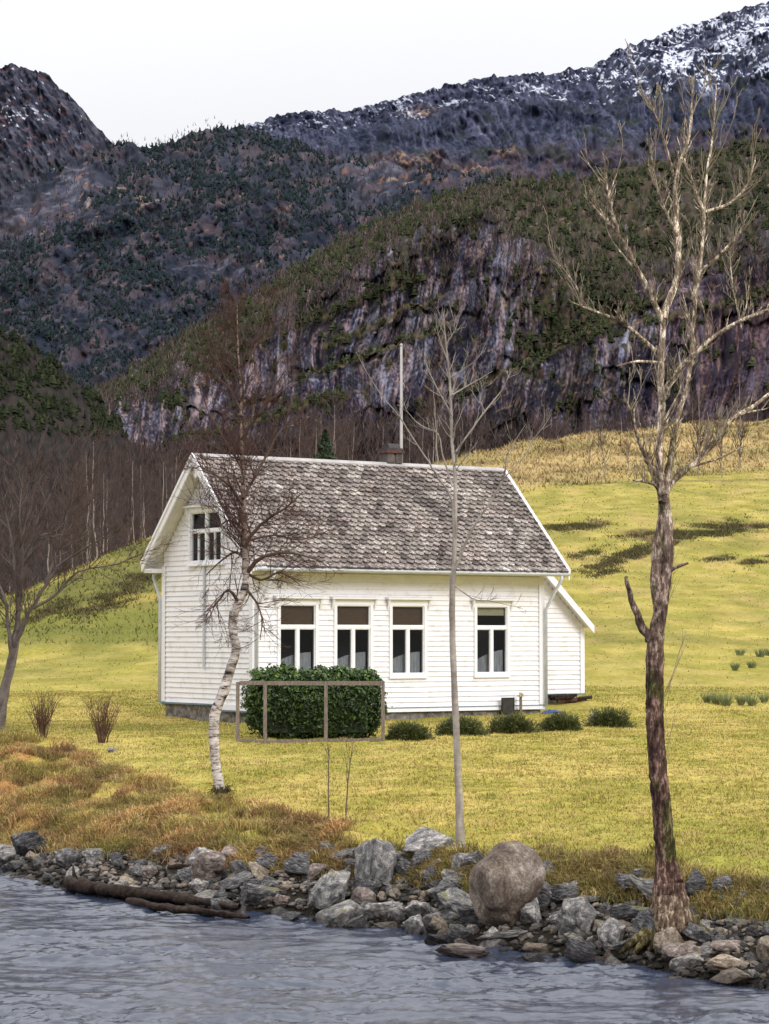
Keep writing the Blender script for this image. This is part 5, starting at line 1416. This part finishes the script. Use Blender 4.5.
def tussocks():
    r = np.random.default_rng(95); XS = []; YS = []; HS = []; CS = []; BD = []
    def tuft(x, y, nb, rad, h, c, spread=1.0):
        XS.append(r.normal(x, rad, nb)); YS.append(r.normal(y, rad, nb)); HS.append(h * r.uniform(.5, 1.1, nb)); CS.append(np.array(c) * r.uniform(.6, 1.4, (nb, 1)) * (1 + r.normal(0, .05, (nb, 3)))); BD.append(r.uniform(.2, 1.1, nb) * spread)
    for i in range(3200):
        px = r.uniform(-60, 340); x_ = (px - CX) / F * 36; sh_ = float(shore(x_)); se = float(np.interp(x_, [-5.4, -2.5, 0], [1.4, 1.5, 1.8]))
        wid = float(np.interp(px, [-60, 0, 150, 240, 340], [9.5, 9, 6.5, 4.2, 2.0]))
        s = se * .8 + r.random() ** 1.1 * wid; y = sh_ + s; x = (px - CX) / F * y
        sh_ = float(shore(x)); y = sh_ + s
        if fbm(x * .8, y * .8, 3, 98) + r.normal(0, .1) < -.30 + .34 * (s / wid): continue
        c = [(.42, .24, .11), (.42, .31, .13), (.30, .165, .075), (.32, .26, .075)][r.integers(0, 4)]
        ol = float(sst(fbm(x * .8, y * .6, 3, 62), -.05, .3)); c = np.array(c) * (1 - .6 * ol) + np.array((.27, .24, .06)) * .6 * ol
        tuft(x, y, 60, .085, r.uniform(.08, .24), c * r.uniform(.8, 1.15) * (.72 + .55 * float(sst(mound(x, y), -.2, .6))), 1.4)  # tufts in mound hollows painted darker, as shade
    for i in range(1200):   # greener edge tussocks toward the big tree
        px = r.uniform(240, 800); x = (px - CX) / F * 27; sh_ = float(shore(x)); se = float(np.interp(x, [-2.5, 0, 3], [1.5, 1.8, 2.7])); s = se * r.uniform(.72, 1.05) + abs(r.normal(0, .35)) * (1.0 if px > 520 else .5)
        y = sh_ + s; x = (px - CX) / F * y
        c = [(.26, .20, .055), (.33, .25, .10), (.20, .18, .045), (.30, .21, .09)][r.integers(0, 4)]
        tuft(x, y, 60, .09, r.uniform(.08, .24) * (1.0 if px > 460 else .7), np.array(c) * r.uniform(.6, 1.15), 1.4)
    X, Y, Hh, C, B = map(np.concatenate, (XS, YS, HS, CS, BD))
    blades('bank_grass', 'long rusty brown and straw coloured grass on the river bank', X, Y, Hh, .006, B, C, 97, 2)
tussocks()

def far_grass():
    r = np.random.default_rng(191); n = 90000
    Y = 60 + 235 * r.random(n) ** .9; px = r.uniform(-20, 800, n); X = (px - CX) / F * Y; row, ds, tt = far_row(px, Y); k = (Y < ds + 2) & ((r.random(len(Y)) < .3) | ((px > 300) & (tt > .72)) | ((px < 240) & (row < 645))); X, Y, px, row, tt = X[k], Y[k], px[k], row[k], tt[k]; n = len(X)
    C = gcolor(X, Y) * r.uniform(.8, 1.25, n)[:, None]
    rough = np.where((px > 300) & (tt > .72), 2.4, np.where((px < 240) & (row < 645), 1.6, .6))
    blades('meadow_grass', 'rough tufted grass on the far slope and hillock', X, Y, (.05 + .09 * r.random(n)) * rough * (Y / 110) ** .5, .03 * (Y / 80), .7, C, 192)
far_grass()

def heather():
    r = np.random.default_rng(17); pts = []
    for (px, py, a, b, ang, n) in ((575, 526, 26, 5, -.12, 1500), (655, 547, 68, 5, -.32, 3600), (705, 532, 70, 5, -.06, 2200), (605, 573, 13, 2.5, -.2, 300), (760, 560, 20, 3, -.3, 300), (590, 553, 18, 3, -.3, 400), (735, 528, 34, 4, 0, 900), (720, 558, 14, 2.5, -.2, 200), (552, 628, 22, 2.5, 0, 100), (105, 603, 30, 9, -.4, 1500), (45, 612, 30, 5, -.4, 700), (75, 568, 22, 4, -.3, 500), (140, 582, 22, 5, -.3, 600)):
        for i in range(int(n * .9)):
            u = r.normal(0, .55); v = r.normal(0, .42)
            x = px + a * u * math.cos(ang) - b * v * math.sin(ang); y = py + a * u * math.sin(ang) + b * v * math.cos(ang)
            pts.append((x, y))
    pts = np.array(pts); keep = fbm(pts[:, 0] / 14, pts[:, 1] / 4, 3, 19) > .02; pts = pts[keep]
    # ray rows to ground depth
    d = np.geomspace(62, 300, 400)
    X = []; Y = []
    for x, y in pts:
        row, ds, tt = far_row(np.full(400, x), d); i = int(np.argmin(np.abs(row - y) + (d > ds) * 99)); X.append((x - CX) / F * d[i]); Y.append(d[i] + r.normal(0, .4))
    X = np.array(X); Y = np.array(Y); m = 7; n = len(X) * m
    X = np.repeat(X, m) + r.normal(0, .25, n); Y = np.repeat(Y, m) + r.normal(0, .35, n)
    C = mixc((.065, .085, .026), (.135, .085, .045), r.random(n)) * r.uniform(.6, 1.4, n)[:, None]
    blades('heather_patches', 'dark brown green heather growing in bands across the meadow slope', X, Y, .07 + .12 * r.random(n), .03, .9, C, 21)
heather()

# blue-green rush clumps on the meadow
def rush(px, py, hpx, label):
    q = hit(px, py); u = q.y / F; r = np.random.default_rng(int(px)); n = 110
    a = r.uniform(0, 6.28, n); rad = r.uniform(0, 1.8 + r.random() * 2, n) * u; l = hpx * u * r.uniform(.35, 1.15, n) ; lean = r.uniform(.1, .9, n) * l
    b = np.stack([np.cos(a) * rad, np.sin(a) * rad, 0 * a], 1); tp = b + np.stack([np.cos(a) * lean, np.sin(a) * lean, l], 1); w = .5 * u; s = np.stack([np.full(n, w), 0 * a, 0 * a], 1)
    V = np.stack([b - s, b + s, tp], 1).reshape(-1, 3); C = mixc((.10, .14, .065), (.24, .25, .11), r.random(n))
    o = mesh_np('rush_clump', V, np.arange(3 * n).reshape(n, 3), M['grass'], np.repeat(C, 3, 0)); o.location = q; prop(o, label, 'plant', 'rush clumps on the meadow')
for i, (x, y, h) in enumerate(((707, 703, 12), (716, 704, 11), (726, 706, 14), (741, 705, 11), (752, 706, 12), (764, 703, 10), (735, 671, 8), (752, 668, 7), (760, 658, 9), (740, 656, 7), (769, 656, 8))):
    rush(x, y, h, 'blue green rush clump on the meadow in the lower row behind the big tree' if y > 690 else 'small blue green rush clump on the meadow higher up the slope')

# ------------------------------------------------------------------ rocks
def rock_mesh(name, seed, k=16, rough=.05, roundness=0.0, flat=1.0, sub=3):
    r = random.Random(seed); bm = bmesh.new()
    for i in range(k):
        v = Vector((r.gauss(0, 1), r.gauss(0, 1), r.gauss(0, 1))).normalized() * r.uniform(.82, 1.05)
        if r.random() < .5: v = Vector([max(-.72, min(.72, c)) for c in v])
        bm.verts.new(v)
    res = bmesh.ops.convex_hull(bm, input=bm.verts)
    junk = list({e for e in res['geom_interior'] + res['geom_unused'] if isinstance(e, bmesh.types.BMVert)})
    bmesh.ops.delete(bm, geom=junk, context='VERTS')
    bmesh.ops.dissolve_limit(bm, angle_limit=.22, verts=bm.verts, edges=bm.edges)
    try: bmesh.ops.bevel(bm, geom=list(bm.edges), offset=.06 + .12 * roundness, segments=2 if roundness < .5 else 3, profile=.6, affect='EDGES', clamp_overlap=True)
    except Exception: pass
    bmesh.ops.triangulate(bm, faces=bm.faces)
    for _ in range(sub - 1 if roundness < .5 else sub):
        bmesh.ops.subdivide_edges(bm, edges=[e for e in bm.edges if e.calc_length() > .13], cuts=1, use_grid_fill=True)
        bmesh.ops.triangulate(bm, faces=[f for f in bm.faces if len(f.verts) > 3])
    if roundness:
        for _ in range(int(6 * roundness)): bmesh.ops.smooth_vert(bm, verts=bm.verts, factor=.5, use_axis_x=True, use_axis_y=True, use_axis_z=True)
    co = np.array([v.co for v in bm.verts]); nr = co / (np.linalg.norm(co, axis=1, keepdims=True) + 1e-9)
    n = fbm(co[:, 0] * 2.2 + co[:, 1] * 1.4 + seed, co[:, 2] * 2.6 - co[:, 1], 4, seed % 97)
    ly = noise(co[:, 0] * .6 + seed, (co[:, 2] + .5 * co[:, 0]) * 7, 5)
    sh_ = nr * (n * rough * 2.2 + ly * rough * (.7 if roundness < .3 else 0))[:, None]
    for v, s in zip(bm.verts, sh_): v.co += Vector(s)
    mx = max(max(abs(c) for c in v.co) for v in bm.verts)
    for v in bm.verts: v.co /= mx; v.co.z *= flat
    bmesh.ops.recalc_face_normals(bm, faces=bm.faces)
    me = bpy.data.meshes.new(name); bm.to_mesh(me); bm.free()
    for p_ in me.polygons: p_.use_smooth = roundness > .5
    return me

def put_rock(px, py, wpx, hpx, mat, label, seed, roundness=0., sink=.15, tilt=0., name='rock', depth=.8, group=None, z=None):
    q = hit(px, py); u = q.y / F
    me = rock_mesh(name, seed, 15 if roundness < .4 else 26, .055, roundness)
    if name == 'boulder':
        for v in me.vertices:
            k = .62 + .40 * min(1, max(0, (v.co.z + 1) / 1.3)); v.co.x = v.co.x * k + .22 * v.co.z; v.co.y *= k
    me.materials.append(M[mat])
    o = bpy.data.objects.new(name, me); COL.objects.link(o)
    sx = wpx * u / 2 * 1.05; sz = hpx * u / 2 * 1.12
    o.scale = (sx, (sx * depth + sz) / 2, sz); o.rotation_euler = (0, tilt, random.uniform(-.25, .25))
    yb = q.y + o.scale[1] * .6; 
    zb = CAMZ + float(tanel(py)) * yb if z is None else z
    o.location = ((px - CX) / F * yb, yb, zb + sz * (1 - sink)); prop(o, label, 'rock', group)
    return o
KEY = [
 (504, 932, 77, 85, 'rock_brown', 'huge rounded reddish brown boulder, largest stone on the bank', .9, -.12, 'boulder'),
 (376, 893, 46, 56, 'rock_grey', 'upright pale grey angular block beside the huge brown boulder side stones', .15, .15),
 (428, 858, 58, 34, 'rock_grey', 'grey slab at the bank top beside the slender tree', .1, -.1),
 (573, 940, 46, 48, 'rock_grey', 'light grey lichen covered block between the brown boulder and big tree', .2, .1),
 (580, 963, 42, 26, 'rock_dark', 'dark pointed slab dipping into the water below the light block', .0, .45),
 (610, 952, 32, 34, 'rock_grey', 'medium grey stone beside the dark pointed slab', .1, .1),
 (646, 952, 32, 50, 'rock_dark', 'tall dark narrow rock against the big tree root', .0, .2),
 (628, 925, 46, 26, 'rock_dark', 'dark ledge stone just behind the tree root', .05, -.1),
 (681, 966, 44, 24, 'rock_pink', 'rounded brown stone in the water below the tree root', .75, 0),
 (728, 975, 50, 22, 'rock_tan', 'flat layered tan stone in the water near the tree', .2, .05),
 (730, 986, 46, 17, 'rock_tan', 'lowest flat stone standing in the river', .3, -.05),
 (764, 965, 28, 28, 'rock_tan', 'pale yellowish block at the waterline by the picture border', .35, 0),
 (728, 955, 44, 16, 'rock_pink', 'low brown stone above the flat layered stones', .4, 0),
 (700, 960, 22, 14, 'rock_grey', 'small grey stone between the rounded stone and flat stones', .3, 0),
 (462, 958, 70, 15, 'rock_pink', 'long flat pinkish slab lying in the shallows', .1, .03),
 (505, 945, 58, 16, 'rock_grey', 'flat grey slab at the foot of the brown boulder', .1, -.05),
 (436, 935, 66, 26, 'rock_grey', 'wide sloping grey slab leaning up the bank', .05, -.25),
 (455, 945, 30, 22, 'rock_dark', 'dark square stone at the end of the sloping slab', .0, .1),
 (533, 915, 34, 36, 'rock_dark', 'dark blue cleft stone beside the brown boulder', .0, .3),
 (535, 955, 30, 12, 'rock_tan', 'small tan stones cluster lead stone in the gravel'.replace(' cluster lead stone', ' topmost stone'), .4, 0),
 (560, 905, 36, 22, 'rock_dark', 'dark low stone under the tussocks beyond the brown boulder', .0, -.1),
 (690, 905, 34, 34, 'rock_dark', 'blue grey rock on the bank behind the tree trunk', .0, .1),
 (625, 897, 24, 26, 'rock_dark', 'dark upright stone half hidden in grass before the tree', .0, 0),
 (722, 902, 26, 26, 'rock_dark', 'dark mossy stone in the grass behind the tree', .2, 0),
 (333, 915, 40, 46, 'rock_grey', 'leaning grey brown slab at the waterline between log and upright block', .05, .55),
 (365, 905, 32, 30, 'rock_dark', 'dark stone tucked below the upright pale block', .0, .2),
 (375, 918, 40, 20, 'rock_grey', 'flat stone in front of the upright pale block', .1, .1),
 (263, 908, 44, 30, 'rock_dark', 'dark triangular rock by the far end of the driftwood', .0, -.15),
 (210, 884, 38, 32, 'rock_pink', 'pinkish rounded rock behind the driftwood log', .3, -.1),
 (240, 890, 46, 16, 'rock_dark', 'dark sloping slab behind the driftwood end', .0, -.3),
 (285, 892, 22, 12, 'rock_tan', 'small tan stone beside the dark triangular rock', .5, 0),
 (304, 880, 40, 30, 'rock_dark', 'jagged dark rock on the bank above the triangular rock', .0, .2),
 (152, 880, 22, 16, 'rock_pink', 'small brown stone beyond the middle of the log', .4, 0),
 (69, 869, 28, 22, 'rock_grey', 'rounded grey stone at the waterline near the log root end', .7, 0),
 (7, 862, 26, 18, 'rock_grey', 'smooth pale stone at the far end of the shore', .8, .1),
 (31, 858, 34, 34, 'rock_dark', 'dark slanted rock next to the smooth pale stone', .05, -.5),
 (100, 896, 24, 9, 'rock_tan', 'flat wet stone in the water below the log', .6, 0),
 (405, 880, 26, 26, 'rock_dark', 'dark stone between the upright block and bank top slab', .0, .1),
 (398, 868, 24, 18, 'rock_grey', 'small grey stone beneath the bank top slab', .1, .1),
 (447, 905, 34, 22, 'rock_dark', 'dark stone touching the brown boulder side', .0, -.2),
 (462, 880, 26, 26, 'rock_grey', 'grey stone wedged behind the brown boulder', .1, .1),
 (350, 868, 32, 22, 'rock_grey', 'mossy grey stone high on the bank above the leaning slab', .05, 0),
 (325, 860, 28, 18, 'rock_grey', 'broken grey stone at the grass edge below the saplings', .0, .1),
 (113, 752, 13, 5, 'rock_grey', 'flat grey stone lying in the grass beside the shrub', .5, 0),
 (594, 720, 9, 7, 'rock_grey', 'small whitish stone on the lawn behind the juniper row', .6, 0),
 (700, 935, 20, 14, 'rock_grey', 'small grey stone on bare ground by the root', .2, 0),
]
for i, k in enumerate(KEY):
    px, py, w, h, mt, lb, rn, tl = k[:8]; put_rock(px, py, w, h, mt, lb.replace('by the picture border', 'at the end of the shore'), 900 + i * 7, rn, .12, tl, name=k[8] if len(k) > 8 else 'rock')

# fill rocks: copies of shared meshes
pool = [rock_mesh('rock', 2000 + i, 13 if i % 3 else 20, .06, 0. if i % 3 else .6) for i in range(18)]
mats_ = ['rock_grey', 'rock_dark', 'rock_grey', 'rock_grey', 'rock_dark', 'rock_dark', 'rock_pink', 'rock_tan']
pm = {}
for i, me in enumerate(pool):
    for m_ in ('rock_grey', 'rock_dark', 'rock_pink', 'rock_tan'):
        c = me.copy(); c.materials.clear(); c.materials.append(M[m_]); pm[(i, m_)] = c
WORD = {'rock_grey': 'grey', 'rock_dark': 'dark', 'rock_pink': 'brownish', 'rock_tan': 'tan'}
taken = []
cnt = 0; tries = 0; rk = random.Random(31)
while cnt < 245 and tries < 6000:
    tries += 1
    px = rk.uniform(-25, 795)
    if rk.random() < .35: px = rk.uniform(190, 480)
    x0 = (px - CX) / F * 28; sh_ = float(shore(x0)); x0 = (px - CX) / F * sh_; sh_ = float(shore(x0))
    se = float(np.interp(x0, [-5.4, -2.5, 0, 3], [1.5, 1.6, 1.9, 2.6]))
    s = rk.uniform(-.25, se * 1.0); y = sh_ + s; x = (px - CX) / F * y
    size = rk.choice([.07, .09, .12, .15, .19]) * rk.uniform(.8, 1.25) * float(np.interp(px, [0, 180, 260, 470, 600, 769], [.85, .9, 1.2, 1.2, 1.05, .9]))
    if px > 660 and s > 1.3 and rk.random() < .7: continue
    if any((x - a) ** 2 + (y - b) ** 2 < ((size + c_) * .62) ** 2 for a, b, c_ in taken): continue
    taken.append((x, y, size))
    m_ = rk.choice(mats_); i = rk.randrange(18)
    o = bpy.data.objects.new('rock', pm[(i, m_)]); COL.objects.link(o)
    o.scale = (size * rk.uniform(.9, 1.35), size * rk.uniform(.8, 1.1), size * rk.uniform(.55, .95)); o.rotation_euler = (rk.uniform(-.4, .4), rk.uniform(-.5, .5), rk.uniform(0, 6.28))
    o.location = (x, y, max(-.03, tz(x, y)) + o.scale[2] * .35)
    zone = 'behind the driftwood log' if px < 200 else 'between the log and the upright block' if px < 360 else 'around the brown boulder' if px < 560 else 'around the big tree root' if px < 700 else 'beyond the big tree root'
    sz = 'small' if size < .1 else 'medium' if size < .16 else 'large'
    where = 'at the waterline' if s < .35 else 'on the bank' if s < se * .7 else 'at the grass edge'
    lb = f'{sz} {WORD[m_]} {"angular" if i % 3 else "rounded"} stone {where} {zone}'
    prop(o, lb, 'rock', f'{sz} {WORD[m_]} stones {where} {zone}'); cnt += 1

def gravel():
    r = np.random.default_rng(44); n = 5200
    ph = (1 + 5 ** .5) / 2
    ico = np.array([(-1, ph, 0), (1, ph, 0), (-1, -ph, 0), (1, -ph, 0), (0, -1, ph), (0, 1, ph), (0, -1, -ph), (0, 1, -ph), (ph, 0, -1), (ph, 0, 1), (-ph, 0, -1), (-ph, 0, 1)]) / 1.9
    fc = np.array([(0, 11, 5), (0, 5, 1), (0, 1, 7), (0, 7, 10), (0, 10, 11), (1, 5, 9), (5, 11, 4), (11, 10, 2), (10, 7, 6), (7, 1, 8), (3, 9, 4), (3, 4, 2), (3, 2, 6), (3, 6, 8), (3, 8, 9), (4, 9, 5), (2, 4, 11), (6, 2, 10), (8, 6, 7), (9, 8, 1)])
    px = r.uniform(-40, 810, n); X = (px - CX) / F * 28; Y = shore(X); X = (px - CX) / F * Y; Y = shore(X); se = np.interp(X, [-5.4, -2.5, 0, 3], [1.5, 1.6, 1.9, 2.6]); Y = Y + r.uniform(-.15, 1, n) * se; X = (px - CX) / F * Y
    s = r.uniform(.018, .060, n); a = r.uniform(0, 6.28, n); V = ico[None] * r.uniform(.75, 1.25, (n, 12, 1)) * (s[:, None] * np.stack([r.uniform(.8, 1.4, n), r.uniform(.7, 1.1, n), r.uniform(.5, .9, n)], 1))[:, None]
    V = np.stack([V[..., 0] * np.cos(a)[:, None] - V[..., 1] * np.sin(a)[:, None], V[..., 0] * np.sin(a)[:, None] + V[..., 1] * np.cos(a)[:, None], V[..., 2]], -1)
    V += np.stack([X, Y, np.maximum(terrain(X, Y), -.05) + s * .3], 1)[:, None]
    C = mixc((.03, .028, .027), (.22, .19, .165), r.random(n) ** 2.0) ; C[r.random(n) < .06] = (.20, .155, .115)
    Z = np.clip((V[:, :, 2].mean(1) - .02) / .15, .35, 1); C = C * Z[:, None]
    o = mesh_np('gravel', V.reshape(-1, 3), (np.arange(n)[:, None, None] * 12 + fc[None]).reshape(-1, 3), M['stick'], np.repeat(C, 12, 0)); prop(o, 'small mixed pebbles and gravel between the bank stones', 'gravel', kind='stuff')
gravel()

# driftwood
def log(name, pl, r0, label, z0, seed, d_off=0, stubs=()):
    d = [hit(x, y).y + d_off for x, y in pl]
    pts = [np.array([(x - CX) / F * dd, dd, max(0, tz((x - CX) / F * dd, dd)) + .08]) for (x, y), dd in zip(pl, d)]
    u = d[0] / F; t = Tree(seed); base = Vector(pts[0]); root = empty(name, base, label=label, cat='driftwood')
    t.limb([np.array(p) + np.array([0, 0, z0]) for p in pts], [a * u for a in r0], None, sides=12, trunk=True, wob=.35, sub=5)
    o_ = t.tr.build('stem', M['drift'], root, None, origin=base); nv = len(o_.data.vertices); cc = np.empty(nv * 3, np.float32); o_.data.vertices.foreach_get('co', cc); cc = cc.reshape(-1, 3)
    k_ = fbm(cc[:, 0] * 4 + cc[:, 2] * 9, cc[:, 1] * 6 + cc[:, 2] * 5, 4, 77, .6); cc[:, 2] += .05 * k_; cc[:, 1] += .05 * fbm(cc[:, 0] * 5, cc[:, 2] * 12, 3, 78); o_.data.vertices.foreach_set('co', cc.ravel()); o_.data.update()
    for s in stubs:
        mb = MB(); q = [np.array(P(x, y, d[0] - .02)) - np.array(base) + np.array([0, 0, z0]) for x, y in s]; mb.tube(q, np.linspace(3 * u, .8 * u, len(q)), 8); mb.build('stub', M['drift'], root, True)
log('driftwood_log', [(72, 880), (84, 886), (110, 888), (140, 890), (170, 893), (205, 899), (240, 906)], (6.5, 6.5, 6, 6, 5, 4, 2.4), 'long dark wet driftwood log with an upturned end in the shallows', .03, 1, -.42, stubs=([(76, 884), (74, 876), (73, 868)], [(90, 884), (98, 878), (100, 872)]))
log('driftwood_branch', [(130, 893), (170, 902), (210, 908), (250, 912)], (3.5, 4, 3.5, 2), 'thinner sunken driftwood branch lying before the long log', -.03, 2, -.8)
log('driftwood_pole', [(170, 886), (195, 889), (222, 893)], (2, 2.4, 1.6), 'short dark driftwood pole resting behind the long log', .06, 3, .3)

# ------------------------------------------------------------------ light, sky, camera
sun_az = math.radians(38)     # to the right of straight behind the camera
sun_el = math.radians(32)
to_sun = Vector((math.sin(sun_az) * math.cos(sun_el), -math.cos(sun_az) * math.cos(sun_el), math.sin(sun_el)))
ld = bpy.data.lights.new('sun', 'SUN'); ld.energy = 1.75; ld.angle = math.radians(22); ld.color = (1.0, .975, .955)
lo = bpy.data.objects.new('sun', ld); COL.objects.link(lo); lo.rotation_euler = to_sun.to_track_quat('Z', 'Y').to_euler(); lo.location = (10, -10, 30)

w = bpy.data.worlds.new('World'); scene.world = w; w.use_nodes = True; nt = w.node_tree; nt.nodes.clear()
out = N(nt, 'ShaderNodeOutputWorld'); bg = N(nt, 'ShaderNodeBackground'); bg.inputs[1].default_value = .1
sky = N(nt, 'ShaderNodeTexSky'); sky.sky_type = 'NISHITA'; sky.sun_disc = False; sky.sun_elevation = sun_el
sky.sun_rotation = math.atan2(to_sun.x, to_sun.y)
tc = N(nt, 'ShaderNodeTexCoord'); sx = N(nt, 'ShaderNodeSeparateXYZ'); nt.links.new(tc.outputs['Generated'], sx.inputs[0])
LZ = 2.1
mr = N(nt, 'ShaderNodeMapRange'); mr.inputs[1].default_value = 0; mr.inputs[2].default_value = 1; mr.inputs[3].default_value = .52 * 10; mr.inputs[4].default_value = 2.85 * 10
nt.links.new(sx.outputs[2], mr.inputs[0])
cn = N(nt, 'ShaderNodeTexNoise'); cn.inputs['Scale'].default_value = 2.2; cn.inputs['Detail'].default_value = 4; nt.links.new(tc.outputs['Generated'], cn.inputs['Vector'])
cl = ramp(nt, cn.outputs[0], [(.3, (.955, .955, .975)), (.7, (1.03, 1.02, 1.03))])
vm = N(nt, 'ShaderNodeVectorMath', operation='SCALE'); nt.links.new(cl, vm.inputs[0]); nt.links.new(mr.outputs[0], vm.inputs['Scale'])
nt.links.new(mul(nt, vm.outputs[0], sky.outputs[0], 'MIX', .10), bg.inputs[0]); nt.links.new(bg.outputs[0], out.inputs[0])

cam = bpy.data.cameras.new('camera'); co = bpy.data.objects.new('camera', cam); COL.objects.link(co); scene.camera = co
co.location = (0, 0, CAMZ); co.rotation_euler = (math.pi / 2 + PITCH, 0, 0)
cam.sensor_fit = 'VERTICAL'; cam.sensor_height = 36; cam.lens = 36 * F / 1024; cam.clip_end = 20000; cam.clip_start = .1
scene.view_settings.view_transform = 'Standard'; scene.view_settings.look = 'None'; scene.view_settings.exposure = 0
scene.render.engine = 'CYCLES'; scene.cycles.max_bounces = 6; scene.cycles.transparent_max_bounces = 8
scene.cycles.use_denoising = True
